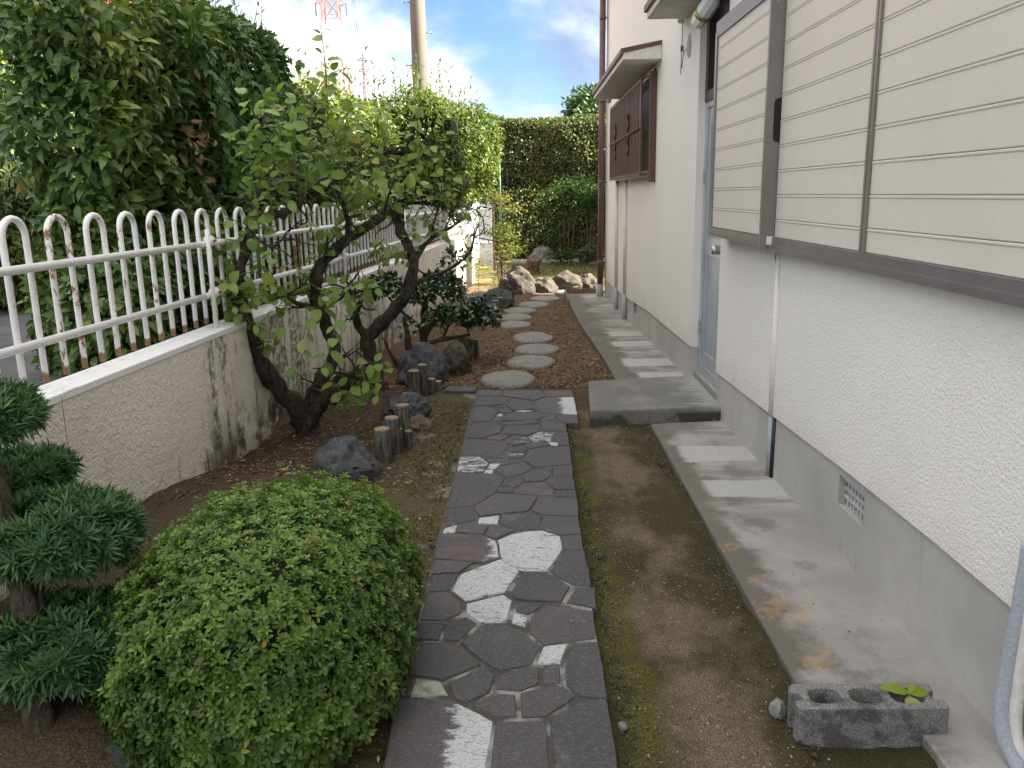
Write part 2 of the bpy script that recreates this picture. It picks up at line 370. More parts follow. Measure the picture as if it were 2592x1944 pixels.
# stucco of the house: coarse sprayed grain, faint grime streaks
m,nt=newmat('house_stucco'); v=GEO(nt)
g=MA(nt,'ADD',MA(nt,'MULTIPLY',NOISE(nt,v,150,2,.55),.55),MA(nt,'MULTIPLY',NOISE(nt,v,80,2,.5),.6))
c=MIX(nt,SM(nt,NOISE(nt,v,.9,4),.35,.7),(.80,.765,.69),(.765,.732,.66))
st=SM(nt,NOISE(nt,MAP(nt,v,(7,7,.35)),2.2,4),.62,.78); c=MIX(nt,MA(nt,'MULTIPLY',st,.16),c,(.42,.40,.34))
st2=SM(nt,NOISE(nt,MAP(nt,v,(16,16,1.0)),1.6,3),.74,.80); c=MIX(nt,MA(nt,'MULTIPLY',st2,.35),c,(.30,.29,.25))
c=MIX(nt,MA(nt,'MULTIPLY',SM(nt,g,.55,.30),.14),c,(.45,.42,.34))
c=MIX(nt,MA(nt,'MULTIPLY',SM(nt,MA(nt,'ADD',N(nt,'ShaderNodeSeparateXYZ',Vector=v).outputs[2],MA(nt,'MULTIPLY',NOISE(nt,v,5,5),.35)),.72,.42),.22),c,(.40,.36,.28))
finish(nt,c,.85,g,.011,.7,.25); M['stucco']=m
# garden wall stucco: dull, with green-black runs
m,nt=newmat('garden_wall_stucco'); v=GEO(nt)
g=MA(nt,'ADD',MA(nt,'MULTIPLY',NOISE(nt,v,85,3,.55,.2),.6),MA(nt,'MULTIPLY',NOISE(nt,v,36,2,.5,.2),.6))
c=MIX(nt,SM(nt,NOISE(nt,v,1.6,5),.3,.7),(.82,.77,.67),(.72,.67,.57))
z=N(nt,'ShaderNodeSeparateXYZ',Vector=v)
run=NOISE(nt,MAP(nt,v,(6,6,.55)),1.5,5,.6)
# runs of algae hang in clusters along the wall
def band(y0,w): return SM(nt,MA(nt,'ABSOLUTE',MA(nt,'SUBTRACT',z.outputs[1],y0)),w,w*.3)
ban=MA(nt,'MAXIMUM',MA(nt,'MAXIMUM',band(4.25,.35),band(5.35,.9)),MA(nt,'MULTIPLY',band(8.0,2.2),.6))
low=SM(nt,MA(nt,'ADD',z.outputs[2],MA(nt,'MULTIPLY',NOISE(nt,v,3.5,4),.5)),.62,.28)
f=MA(nt,'MULTIPLY',SM(nt,MA(nt,'ADD',run,MA(nt,'MULTIPLY',ban,.20)),.58,.72),.85)
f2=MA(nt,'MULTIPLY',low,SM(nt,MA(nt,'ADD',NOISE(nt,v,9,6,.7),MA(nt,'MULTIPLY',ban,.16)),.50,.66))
c=MIX(nt,MA(nt,'MULTIPLY',f,SM(nt,NOISE(nt,v,22,4),.35,.6)),c,(.13,.125,.07))
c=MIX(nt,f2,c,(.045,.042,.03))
c=MIX(nt,MA(nt,'MULTIPLY',SM(nt,z.outputs[2],.16,.02),.5),c,(.40,.30,.19))
finish(nt,c,.9,g,.016,.9,.2); M['gwall']=m
m,nt=newmat('coping_paint'); v=GEO(nt)
c=MIX(nt,SM(nt,NOISE(nt,MAP(nt,v,(6,2,6)),2,6,.65),.56,.74),(.80,.80,.78),(.45,.42,.36))
finish(nt,c,.7,NOISE(nt,v,70,3),.003,.6,.3); M['coping']=m
m,nt=newmat('foundation_concrete'); v=GEO(nt)
c=MIX(nt,SM(nt,NOISE(nt,v,1.6,6,.6),.35,.65),(.46,.44,.405),(.37,.353,.322))
c=MIX(nt,MA(nt,'MULTIPLY',SM(nt,NOISE(nt,MAP(nt,v,(5,5,.6)),2,4),.6,.75),.5),c,(.24,.22,.18))
c=MIX(nt,MA(nt,'MULTIPLY',SM(nt,NOISE(nt,v,140,2),.64,.72),.6),c,(.2,.2,.19))
finish(nt,c,.85,NOISE(nt,v,130,4),.003,.6,.3); M['found']=m
# apron concrete: cross bands of damp and dry, lichen
m,nt=newmat('apron_concrete'); v=GEO(nt); z=N(nt,'ShaderNodeSeparateXYZ',Vector=v)
c=MIX(nt,SM(nt,NOISE(nt,v,2.2,6,.6),.35,.65),(.36,.345,.315),(.28,.268,.245))
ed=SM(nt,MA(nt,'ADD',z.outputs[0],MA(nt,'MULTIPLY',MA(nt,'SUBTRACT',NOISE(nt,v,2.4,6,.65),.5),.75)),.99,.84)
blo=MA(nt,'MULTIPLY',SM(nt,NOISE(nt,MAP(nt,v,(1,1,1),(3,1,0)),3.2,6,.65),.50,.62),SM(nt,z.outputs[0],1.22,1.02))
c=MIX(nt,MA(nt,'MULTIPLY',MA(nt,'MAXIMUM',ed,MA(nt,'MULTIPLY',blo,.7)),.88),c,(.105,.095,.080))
bnd=SM(nt,NOISE(nt,MAP(nt,v,(.5,3.0,1)),1.35,3,.5,.2),.50,.56)
c=MIX(nt,MA(nt,'MULTIPLY',bnd,SM(nt,z.outputs[1],3.3,3.7,0,.55)),c,(.16,.15,.13))
pat=None
for (y0,w,x0) in ((4.46,.14,.86),(3.89,.12,.88),(7.02,.16,.84),(8.1,.17,.86),(6.5,.10,.90),(8.9,.2,.9)):
    yy=MA(nt,'ADD',z.outputs[1],MA(nt,'MULTIPLY',NOISE(nt,v,4,4),.10))
    a=MA(nt,'MULTIPLY',SM(nt,MA(nt,'ABSOLUTE',MA(nt,'SUBTRACT',yy,y0+.05)),w+.012,w-.012),SM(nt,MA(nt,'ADD',z.outputs[0],MA(nt,'MULTIPLY',NOISE(nt,v,6,4),.05)),x0,x0+.05))
    pat=a if pat is None else MA(nt,'MAXIMUM',pat,a)
c=MIX(nt,MA(nt,'MULTIPLY',pat,.9),c,(.42,.41,.39))
li=None
for (x0,y0,r0) in ((.89,2.66,.17),(.90,2.36,.12),(.86,2.9,.07),(.84,3.2,.10)):
    d=N(nt,'ShaderNodeVectorMath',{'operation':'DISTANCE'},i0=v,i1=(x0,y0,.03)).outputs['Value']; a=SM(nt,d,r0,r0*.3)
    li=a if li is None else MA(nt,'MAXIMUM',li,a)
c=MIX(nt,MA(nt,'MULTIPLY',SM(nt,MA(nt,'ADD',NOISE(nt,v,34,7,.68),MA(nt,'MULTIPLY',li,.20)),.64,.76),MA(nt,'MULTIPLY',SM(nt,li,0,.3),.5)),c,(.36,.225,.075))
c=MIX(nt,MA(nt,'MULTIPLY',SM(nt,NOISE(nt,v,230,2),.60,.70),.45),c,(.12,.115,.10))
finish(nt,c,.88,MA(nt,'ADD',NOISE(nt,v,160,4),MA(nt,'MULTIPLY',NOISE(nt,v,9,4),1.5)),.005,.7,.25); M['apron']=m
m,nt=newmat('step_concrete'); v=GEO(nt); z=N(nt,'ShaderNodeSeparateXYZ',Vector=v)
c=MIX(nt,SM(nt,NOISE(nt,v,3,6,.65),.4,.65),(.14,.134,.122),(.23,.22,.20))
c=MIX(nt,MA(nt,'MULTIPLY',SM(nt,NOISE(nt,v,170,2,.6),.50,.64),.55),c,(.26,.255,.24))
c=MIX(nt,MA(nt,'MULTIPLY',SM(nt,MA(nt,'ADD',z.outputs[0],MA(nt,'MULTIPLY',NOISE(nt,MAP(nt,v,(2,9,1)),3,4),.35)),1.22,1.40),.7),c,(.36,.35,.33))
c=MIX(nt,MA(nt,'MULTIPLY',SM(nt,z.outputs[2],.085,.06),SM(nt,NOISE(nt,v,6,5),.42,.55)),c,(.06,.058,.05))
finish(nt,c,.9,NOISE(nt,v,150,4),.005,.8,.25); M['step']=m
# soil with moss, sand and litter laid out over the garden
m,nt=newmat('garden_soil'); v=GEO(nt); z=N(nt,'ShaderNodeSeparateXYZ',Vector=v); X,Y=z.outputs[0],z.outputs[1]
big=NOISE(nt,v,1.7,6,.62); fine=NOISE(nt,v,120,3,.6); gr=NOISE(nt,v,300,2,.6)
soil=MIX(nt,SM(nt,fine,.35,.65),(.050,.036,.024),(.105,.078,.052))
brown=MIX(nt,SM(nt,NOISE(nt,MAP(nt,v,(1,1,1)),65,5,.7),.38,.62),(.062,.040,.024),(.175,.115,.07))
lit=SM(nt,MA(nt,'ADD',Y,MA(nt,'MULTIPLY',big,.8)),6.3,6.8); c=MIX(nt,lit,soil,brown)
rs=MA(nt,'MULTIPLY',SM(nt,X,.12,.2),SM(nt,Y,5.7,5.4))                 # strip between path and apron
sand=MIX(nt,SM(nt,gr,.42,.60),(.085,.063,.040),(.25,.20,.135)); mossd=MIX(nt,SM(nt,gr,.4,.6),(.038,.033,.013),(.074,.062,.027))
off=MA(nt,'ABSOLUTE',MA(nt,'SUBTRACT',X,.50))
cen=MA(nt,'SUBTRACT',MA(nt,'MULTIPLY',NOISE(nt,MAP(nt,v,(1.3,.9,1)),2.3,5,.6),1.0),MA(nt,'MULTIPLY',off,1.1))
c=MIX(nt,rs,c,MIX(nt,SM(nt,cen,.27,.52),mossd,sand))
moss=MIX(nt,SM(nt,NOISE(nt,v,150,3),.35,.65),(.042,.042,.011),(.125,.118,.026))
em=MA(nt,'MULTIPLY',SM(nt,MA(nt,'ADD',MA(nt,'ABSOLUTE',MA(nt,'SUBTRACT',X,.30)),MA(nt,'MULTIPLY',big,.30)),.245,.17),SM(nt,Y,5.8,5.4))
ls=MA(nt,'MULTIPLY',SM(nt,MA(nt,'ABSOLUTE',MA(nt,'SUBTRACT',X,-.54)),.27,.17),SM(nt,Y,6.15,5.9))
c=MIX(nt,MA(nt,'MULTIPLY',ls,.6),c,(.115,.095,.058))
mf=MA(nt,'MAXIMUM',MA(nt,'MULTIPLY',em,SM(nt,NOISE(nt,v,7,5,.65),.40,.58)),MA(nt,'MULTIPLY',ls,SM(nt,NOISE(nt,v,5,6,.7),.44,.62)))
c=MIX(nt,mf,c,moss)
c=MIX(nt,MA(nt,'MULTIPLY',MA(nt,'MULTIPLY',ls,SM(nt,NOISE(nt,v,3.1,3,.5),.60,.66)),.7),c,(.26,.25,.22))
grs=MA(nt,'MULTIPLY',SM(nt,Y,14.2,14.8),SM(nt,NOISE(nt,v,2.3,5),.36,.6)); c=MIX(nt,grs,c,MIX(nt,fine,(.11,.12,.03),(.26,.23,.10)))
spk=SM(nt,NOISE(nt,v,190,1,.5),.71,.74); c=MIX(nt,MA(nt,'MULTIPLY',spk,.6),c,(.40,.36,.30))
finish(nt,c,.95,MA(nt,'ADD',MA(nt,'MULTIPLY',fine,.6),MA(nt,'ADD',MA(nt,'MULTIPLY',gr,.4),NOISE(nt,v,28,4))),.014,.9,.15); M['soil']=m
# flagstones: per-stone white (quartzite) and pink amount with a worn border
m,nt=newmat('flagstone'); v=GEO(nt); gen=N(nt,'ShaderNodeTexCoord').outputs['Generated']
ge=N(nt,'ShaderNodeSeparateXYZ',Vector=gen); wt=ATT(nt,'white'); pk=ATT(nt,'pink'); sd_=ATT(nt,'shade'); ga=ATT(nt,'graded')
st=NOISE(nt,MAP(nt,v,(1,2.2,1),rot=(0,0,.35)),55,5,.65)
base=MIX(nt,sd_,(.046,.043,.047),(.076,.068,.069))
base=MIX(nt,SM(nt,st,.50,.72),base,(.125,.118,.118)); base=MIX(nt,MA(nt,'MULTIPLY',SM(nt,NOISE(nt,v,5,5,.6),.48,.7),.5),base,(.10,.090,.088))
base=MIX(nt,MA(nt,'MULTIPLY',SM(nt,NOISE(nt,v,16,3,.5),.70,.74),.5),base,(.20,.20,.17))
wcol=MIX(nt,SM(nt,NOISE(nt,MAP(nt,v,(1,1.7,1),rot=(0,0,.3)),95,5,.72),.36,.50),(.19,.19,.19),(.50,.51,.51))
k_=MA(nt,'ADD',NOISE(nt,MAP(nt,v,(1,2.4,1)),14,6,.72),MA(nt,'MULTIPLY',MA(nt,'SUBTRACT',ge.outputs[0],.5),MA(nt,'MULTIPLY',ga,1.3)))
wm=SM(nt,MA(nt,'ADD',k_,MA(nt,'SUBTRACT',wt,1.0)),.20,.32)
pm=SM(nt,MA(nt,'ADD',NOISE(nt,MAP(nt,v,(1,2.2,1)),7,6,.75),MA(nt,'SUBTRACT',pk,1.0)),.08,.26)
c=MIX(nt,MA(nt,'MULTIPLY',pm,.75),base,(.15,.092,.090)); c=MIX(nt,wm,c,wcol)
sp_=NOISE(nt,v,210,3,.65); c=MIX(nt,MA(nt,'MULTIPLY',SM(nt,sp_,.56,.68),.55),c,(.24,.23,.225)); c=MIX(nt,MA(nt,'MULTIPLY',SM(nt,sp_,.42,.32),.6),c,(.03,.027,.027)); c=MIX(nt,MA(nt,'MULTIPLY',SM(nt,NOISE(nt,v,9,6,.7),.58,.70),.35),c,(.20,.19,.175))
finish(nt,c,.72,MA(nt,'ADD',st,MA(nt,'MULTIPLY',NOISE(nt,v,240,3),.4)),.006,.8,.4); M['flag']=m
m,nt=newmat('path_mortar'); v=GEO(nt)
c=MIX(nt,MA(nt,'MAXIMUM',SM(nt,NOISE(nt,v,9,5),.36,.56),SM(nt,N(nt,'ShaderNodeSeparateXYZ',Vector=v).outputs[1],2.6,3.2,0,.85)),(.27,.265,.245),(.07,.066,.056)); finish(nt,c,.95,NOISE(nt,v,150,4),.005,.7,.2); M['mortar']=m
m,nt=newmat('mossy_mortar'); v=GEO(nt)
c=MIX(nt,SM(nt,NOISE(nt,v,14,5),.4,.62),(.40,.42,.37),(.20,.21,.10)); finish(nt,c,.95,NOISE(nt,v,80,4),.012,.9,.2); M['mossmortar']=m
m,nt=newmat('granite'); v=GEO(nt)
c=MIX(nt,SM(nt,NOISE(nt,v,170,2,.6),.40,.60),(.095,.09,.085),(.31,.30,.275)); c=MIX(nt,MA(nt,'MULTIPLY',SM(nt,NOISE(nt,v,6,5,.6),.42,.68),.55),c,(.17,.16,.14))
z=N(nt,'ShaderNodeSeparateXYZ',Vector=N(nt,'ShaderNodeTexCoord').outputs['Generated']); c=MIX(nt,SM(nt,z.outputs[2],.72,.25),c,(.13,.11,.08))
finish(nt,c,.85,NOISE(nt,v,120,4),.006,.8,.3); M['granite']=m
def rockmat(name,a,b,cc):
    m,nt=newmat(name); v=GEO(nt)
    c=MIX(nt,SM(nt,NOISE(nt,v,7,6,.65),.35,.65),a,b); c=MIX(nt,MA(nt,'MULTIPLY',SM(nt,NOISE(nt,v,42,4,.7),.52,.68),.7),c,cc)
    finish(nt,c,.8,MA(nt,'ADD',NOISE(nt,v,24,6,.7),MA(nt,'MULTIPLY',NOISE(nt,v,110,4),.4)),.02,.8,.35); M[name]=m
rockmat('dark_rock',(.042,.042,.046),(.085,.086,.092),(.17,.17,.172)); rockmat('brown_rock',(.05,.041,.03),(.09,.075,.055),(.05,.05,.03))
rockmat('tan_rock',(.05,.043,.034),(.105,.088,.067),(.05,.047,.042)); rockmat('red_rock',(.14,.095,.08),(.20,.15,.13),(.09,.07,.06)); rockmat('pale_rock',(.17,.165,.155),(.28,.275,.26),(.10,.10,.095))
rockmat('green_rock',(.035,.05,.04),(.07,.085,.065),(.11,.12,.10))
def barkmat(name,a,b,cc,sc=1.0):
    m,nt=newmat(name); v=GEO(nt)
    n_=NOISE(nt,MAP(nt,v,(1,1,.45)),34*sc,6,.7,.6); c=MIX(nt,SM(nt,n_,.36,.60),a,b); c=MIX(nt,MA(nt,'MULTIPLY',SM(nt,NOISE(nt,v,11*sc,5,.7),.56,.70),.7),c,cc)
    finish(nt,c,.9,MA(nt,'ADD',n_,MA(nt,'MULTIPLY',NOISE(nt,v,110*sc,4),.4)),.03,1.0,.25); M[name]=m
barkmat('plum_bark',(.022,.018,.015),(.085,.068,.055),(.15,.135,.105)); barkmat('shrub_bark',(.05,.036,.026),(.13,.095,.068),(.17,.14,.10))
barkmat('podocarpus_bark',(.04,.034,.028),(.12,.10,.08),(.16,.15,.11)); barkmat('stump_wood',(.035,.02,.013),(.13,.075,.045),(.18,.12,.08))
barkmat('hedge_dark',(.016,.026,.010),(.032,.045,.016),(.035,.055,.018))  # dark green for the added hedge cores and the backing sheet
m,nt=newmat('post_side'); v=GEO(nt); n_=NOISE(nt,MAP(nt,v,(1,1,.12)),75,5,.7)
c=MIX(nt,SM(nt,n_,.40,.62),(.045,.042,.038),(.16,.15,.13)); c=MIX(nt,MA(nt,'MULTIPLY',SM(nt,NOISE(nt,v,13,4),.55,.7),.5),c,(.07,.06,.03)); finish(nt,c,.9,n_,.008,.9,.2); M['post']=m
m,nt=newmat('post_end_grain'); v=GEO(nt); n_=NOISE(nt,v,60,5,.7)
c=MIX(nt,SM(nt,n_,.35,.65),(.20,.13,.085),(.40,.29,.20)); finish(nt,c,.9,n_,.004,.8,.2); M['endgrain']=m
# white fence paint with rust
m,nt=newmat('rusty_white_paint'); v=GEO(nt); lo=OBJC(nt); z=N(nt,'ShaderNodeSeparateXYZ',Vector=v); ru=ATT(nt,'rust')
n_=NOISE(nt,MAP(nt,v,(1,1,.35)),38,6,.7)
rm=SM(nt,MA(nt,'ADD',n_,MA(nt,'MULTIPLY',ru,.22)),.66,.70); ft=MA(nt,'MULTIPLY',SM(nt,MA(nt,'ADD',z.outputs[2],MA(nt,'MULTIPLY',NOISE(nt,v,30,3),.05)),.865,.85),ATT(nt,'foot'))
c=MIX(nt,MA(nt,'MULTIPLY',SM(nt,NOISE(nt,v,45,4),.55,.7),.35),(.80,.79,.77),(.52,.50,.46)); c=MIX(nt,MA(nt,'MAXIMUM',rm,ft),c,MIX(nt,NOISE(nt,v,60,4),(.20,.075,.03),(.36,.20,.11)))
finish(nt,c,.5,n_,.002,.5,.4); M['fence']=m
M['white_metal']=simple('white_slat_metal',(.56,.57,.58),.5,8,.12,.001)
M['plain_white']=simple('clamp_plastic',(.75,.74,.72),.5,30,.1,.001); M['black']=simple('black_screw',(.02,.02,.02),.5,20,.1,.001)
M['cream_paint']=simple('cream_paint',(.64,.62,.56),.7,30,.08,.004,bscale=90); M['grey_soffit']=simple('soffit_paint',(.62,.61,.57),.8,8,.10,.003,bscale=60)
M['brown_paint']=simple('brown_paint',(.115,.055,.045),.5,30,.18,.001); M['dark_brown']=simple('dark_brown_frame',(.050,.028,.024),.5,20,.15,.001)
M['brown_pipe']=simple('brown_pipe',(.13,.072,.066),.45,9,.12,.001); M['grey_pvc']=simple('grey_pvc',(.33,.36,.38),.5,15,.08,.001)
M['blue_pipe']=simple('weathered_pipe',(.36,.39,.42),.6,130,.14,.002); M['alu_door']=simple('aluminium_door',(.40,.44,.49),.42,3,.07,.001,.5,.35); M['alu_frame']=simple('aluminium_frame',(.46,.49,.53),.4,6,.08,.001,.5,.5)
m,nt=newmat('shutter_panel'); v=GEO(nt)
c=MIX(nt,SM(nt,NOISE(nt,v,1.8,4),.35,.65),(.60,.555,.475),(.57,.53,.455)); c=MIX(nt,MA(nt,'MULTIPLY',SM(nt,NOISE(nt,MAP(nt,v,(9,9,1.1)),3.5,4),.52,.75),.28),c,(.50,.49,.46))
finish(nt,c,.62,NOISE(nt,v,210,2),.0012,.7,.4); M['shutter']=m
M['shutter_frame']=simple('shutter_frame',(.21,.185,.17),.42,6,.06,.0004,.5,.25); M['shutter_rail']=simple('shutter_rail',(.165,.148,.143),.42,6,.08,.0004,.5,.25); M['gasket']=simple('black_gasket',(.008,.008,.009),.5,10,.1,.0005)
M['steel']=simple('brushed_steel',(.45,.44,.43),.3,40,.15,.0005,.5,.9)
m,nt=newmat('window_glass'); v=GEO(nt); finish(nt,MIX(nt,NOISE(nt,v,3,3),(.02,.028,.028),(.05,.06,.06)),.22,None,spec=.35); M['glass']=m
m,nt=newmat('frosted_glass'); v=GEO(nt); finish(nt,MIX(nt,NOISE(nt,v,30,3),(.15,.18,.19),(.26,.30,.31)),.35,NOISE(nt,v,140,2),.002,.6,spec=.5); M['frost']=m
M['lampglobe']=simple('lamp_globe',(.74,.75,.75),.25,12,.06,.0005,.5); M['brass']=simple('aged_brass',(.42,.29,.12),.4,30,.2,.0005,.5,.6)
M['cable']=simple('cable',(.06,.06,.065),.5,10,.1,.0005); M['putty']=simple('grey_putty',(.36,.34,.32),.9,25,.2,.004)
m,nt=newmat('block_concrete'); v=GEO(nt)
c=MIX(nt,SM(nt,NOISE(nt,v,330,3,.6),.38,.64),(.14,.138,.13),(.36,.355,.34)); c=MIX(nt,MA(nt,'MULTIPLY',SM(nt,NOISE(nt,v,7,6,.65),.50,.60),.72),c,(.07,.067,.06)); c=MIX(nt,SM(nt,NOISE(nt,v,260,1),.72,.75),c,(.55,.55,.53))
finish(nt,c,.95,NOISE(nt,v,150,4,.7),.010,.9,.2); M['block']=m
M['asphalt']=simple('asphalt',(.11,.108,.105),.9,5,.2,.004,.2,bscale=90); M['outer']=simple('outer_ground',(.10,.085,.055),.95,.8,.3,.01,.2)
m,nt=newmat('pole_concrete'); v=GEO(nt); l=OBJC(nt); s_=N(nt,'ShaderNodeSeparateXYZ',Vector=l)
k_=SM(nt,MA(nt,'ADD',MA(nt,'ABSOLUTE',MA(nt,'ADD',s_.outputs[0],.0)),MA(nt,'MULTIPLY',NOISE(nt,MAP(nt,l,(3,3,.3)),3,4),.06)),.075,.045)
c=MIX(nt,NOISE(nt,MAP(nt,l,(4,4,.6)),4,4),(.17,.148,.122),(.135,.118,.098)); c=MIX(nt,MA(nt,'MULTIPLY',k_,.75),c,(.10,.095,.08)); finish(nt,c,.85,NOISE(nt,l,70,3),.003,.5,.2); M['pole']=m
m,nt=newmat('pylon_paint'); s_=N(nt,'ShaderNodeSeparateXYZ',Vector=GEO(nt)); zz_=s_.outputs[2]
c=MIX(nt,MA(nt,'MAXIMUM',MA(nt,'GREATER_THAN',zz_,32.3),MA(nt,'LESS_THAN',zz_,25.6)),(.66,.70,.76),(.50,.20,.16)); finish(nt,c,.6); M['pylon']=m  # red paled for distance: haze is put into the paint
M['far_pylon']=simple('far_pylon_paint',(.40,.28,.30),.6,.1,.1,.001); M['wire']=simple('power_line',(.10,.11,.13),.5,1,.1,.0005); M['insulator']=simple('insulator',(.10,.10,.12),.4,5,.1,.001)
M['red_wall']=simple('red_cladding',(.44,.055,.07),.6,2,.12,.002); M['pale_wall']=simple('pale_cladding',(.66,.70,.74),.6,2,.08,.002); M['sky_pane']=simple('blue_pane',(.10,.17,.30),.1,2,.15,.0005,.6)
M['green_pole']=simple('green_pole_paint',(.02,.075,.06),.45,12,.2,.0005); M['board']=simple('form_board',(.16,.12,.075),.9,30,.3,.003); M['grate']=simple('painted_grate',(.48,.48,.47),.7,60,.25,.002)
m,nt=newmat('dead_leaf'); r_=ATT(nt,'rnd','GEOMETRY'); finish(nt,RAMP(nt,r_,[(0,(.05,.03,.018)),(.35,(.14,.08,.04)),(.7,(.25,.155,.085)),(.93,(.34,.24,.14)),(1,(.42,.36,.25))]),.8,spec=.2); M['dead']=m
m,nt=newmat('grit'); r_=ATT(nt,'rnd','GEOMETRY'); finish(nt,RAMP(nt,r_,[(0,(.06,.05,.04)),(.6,(.15,.125,.09)),(1,(.36,.33,.28))]),.9,spec=.2); M['grit']=m
M['leaf_laurel']=leafmat('laurel_leaf',[(0,(.038,.078,.020)),(.45,(.078,.142,.033)),(.72,(.115,.188,.042)),(.88,(.18,.235,.048)),(.97,(.29,.31,.06)),(1,(.34,.19,.07))],.36,.22)
M['leaf_mid']=leafmat('sunny_hedge_leaf',[(0,(.042,.074,.012)),(.4,(.090,.128,.020)),(.8,(.150,.178,.028)),(1,(.235,.22,.045))],.38,.32)
M['leaf_back']=leafmat('far_hedge_leaf',[(0,(.040,.066,.022)),(.6,(.10,.125,.036)),(.9,(.20,.18,.055)),(1,(.32,.23,.09))],.5,.25,.3)
M['leaf_plum']=leafmat('plum_leaf',[(0,(.13,.205,.042)),(.5,(.225,.32,.070)),(.85,(.31,.385,.095)),(.96,(.37,.38,.09)),(1,(.36,.30,.15))],.5,.36)
M['leaf_camellia']=leafmat('camellia_leaf',[(0,(0.013,0.036,0.014)),(.6,(0.025,0.064,0.022)),(.95,(0.048,0.101,0.031)),(1,(0.280,0.182,0.098))],.28,.12,.55)
M['leaf_azalea']=leafmat('azalea_leaf',[(0,(.042,.078,.016)),(.35,(.085,.155,.028)),(.75,(.155,.245,.042)),(.965,(.22,.30,.052)),(.985,(.38,.22,.03)),(1,(.46,.18,.03))],.42,.25)
M['needle']=leafmat('podocarpus_leaf',[(0,(.032,.082,.036)),(.5,(.060,.142,.056)),(.9,(.10,.20,.070)),(1,(.22,.31,.06))],.40,.18)
M['leaf_nandina']=leafmat('nandina_leaf',[(0,(.028,.065,.018)),(.6,(.055,.105,.026)),(1,(.11,.145,.036))],.45,.35); M['leaf_nandina_y']=leafmat('golden_nandina_leaf',[(0,(.055,.09,.018)),(.5,(.12,.145,.028)),(.8,(.20,.17,.035)),(1,(.30,.15,.04))],.45,.35)
M['leaf_vine']=leafmat('vine_leaf',[(0,(.055,.125,.035)),(.6,(.10,.195,.052)),(.95,(.15,.24,.06)),(1,(.30,.27,.06))],.5,.35); M['shoot_green']=simple('green_shoot',(.09,.14,.035),.6,40,.2,.001); M['leaf_seedling']=leafmat('seedling_leaf',[(0,(.22,.30,.03)),(.6,(.30,.36,.04)),(1,(.48,.40,.16))],.5,.3)
M['leaf_tree']=leafmat('far_tree_leaf',[(0,(0.023,0.055,0.018)),(.6,(0.052,0.101,0.029)),(1,(0.111,0.156,0.039))],.5,.25)
M['grassblade']=leafmat('grass_blade',[(0,(.06,.09,.02)),(.6,(.13,.14,.04)),(1,(.26,.22,.10))],.6,.3)

# ---------------------------------------------------------------- ground
WA=R(3.1024); WD=np.array([math.sin(WA),math.cos(WA)]); WN=np.array([math.cos(WA),-math.sin(WA)]); W0=np.array([-1.557,5.328])
def wp(y,off=0.0):        # a point of the garden wall line at distance y, off metres towards the garden
    s=(y-W0[1]-off*WN[1])/WD[1]; p=W0+WD*s+WN*off; return float(p[0]),float(p[1])
# big sheet to the horizon, with the street terrace left of the wall
MB().add([(-900,-60,-.35),(900,-60,-.35),(900,1500,-.35),(-900,1500,-.35)],[(0,1,2,3)]).obj('ground',M['outer'],kind='structure')
a0=wp(-4,-.16); a1=wp(15.6,-.16)
MB().prism([a0,a1,(a1[0],60),(-60,60),(-60,-4)][::-1],'z',-.3,.50).obj('street',M['asphalt'],kind='structure')
xs=np.arange(-2.1,1.30,.045); ys=np.concatenate([np.arange(.6,7.5,.045),np.arange(7.5,23,.09)])
GX,GY=np.meshgrid(xs,ys); P=np.stack([GX,GY,GX*0],-1)
edge=smst(-np.abs(GX+.0),-.40,-.24)*smst(-GY,-6.4,-6.1)
GZ=gz(GX,GY)+(.030*(vnoise(P,2.3,1)-.5)+.022*(vnoise(P,9,2)-.5)+.012*(vnoise(P,23,3)-.5))*(1-.75*edge)
GZ=GZ-.012*smst(GX,.68,.85)
nx,ny=len(xs),len(ys); idx=np.arange(nx*ny).reshape(ny,nx)
F=np.stack([idx[:-1,:-1],idx[:-1,1:],idx[1:,1:],idx[1:,:-1]],-1).reshape(-1,4)
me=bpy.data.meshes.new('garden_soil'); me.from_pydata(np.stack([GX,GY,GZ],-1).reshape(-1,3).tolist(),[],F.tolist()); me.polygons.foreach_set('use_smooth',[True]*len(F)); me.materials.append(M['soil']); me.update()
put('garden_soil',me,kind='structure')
# right of the slab beyond the house corner
MB().box(1.30,9,13.0,23,-.30,-.115).obj('yard_ground',M['soil'],kind='structure')
# ---------------------------------------------------------------- flagged path
BASE[None]=Vector((0,0,0))
L_=[p for k_,w,pts in STONES for p in pts]
yy=np.array([p[1] for p in L_])
path=MB().prism([(-.375,1.7),(.215,1.7),(.222,3.0),(.232,4.2),(.245,5.05),(.33,5.3),(.335,6.0),(-.37,6.0),(-.375,5.0),(-.385,3.5)],'z',-.05,.031).obj('paved_path',M['mortar'],kind='structure')
def shrink(pts,d):
    n=len(pts); P=[Vector(p) for p in pts]
    ar=sum(P[i].x*P[(i+1)%n].y-P[(i+1)%n].x*P[i].y for i in range(n))
    if ar<0: P=P[::-1]
    out=[]
    for i in range(n):
        a,b,c=P[i-1],P[i],P[(i+1)%n]; e1=(b-a).normalized(); e2=(c-b).normalized(); n1=Vector((-e1.y,e1.x)); n2=Vector((-e2.y,e2.x))
        q=(n1+n2); q=q*2/max(q.length_squared,.6); out.append(b+q*d)
    return [(p.x,p.y) for p in out]
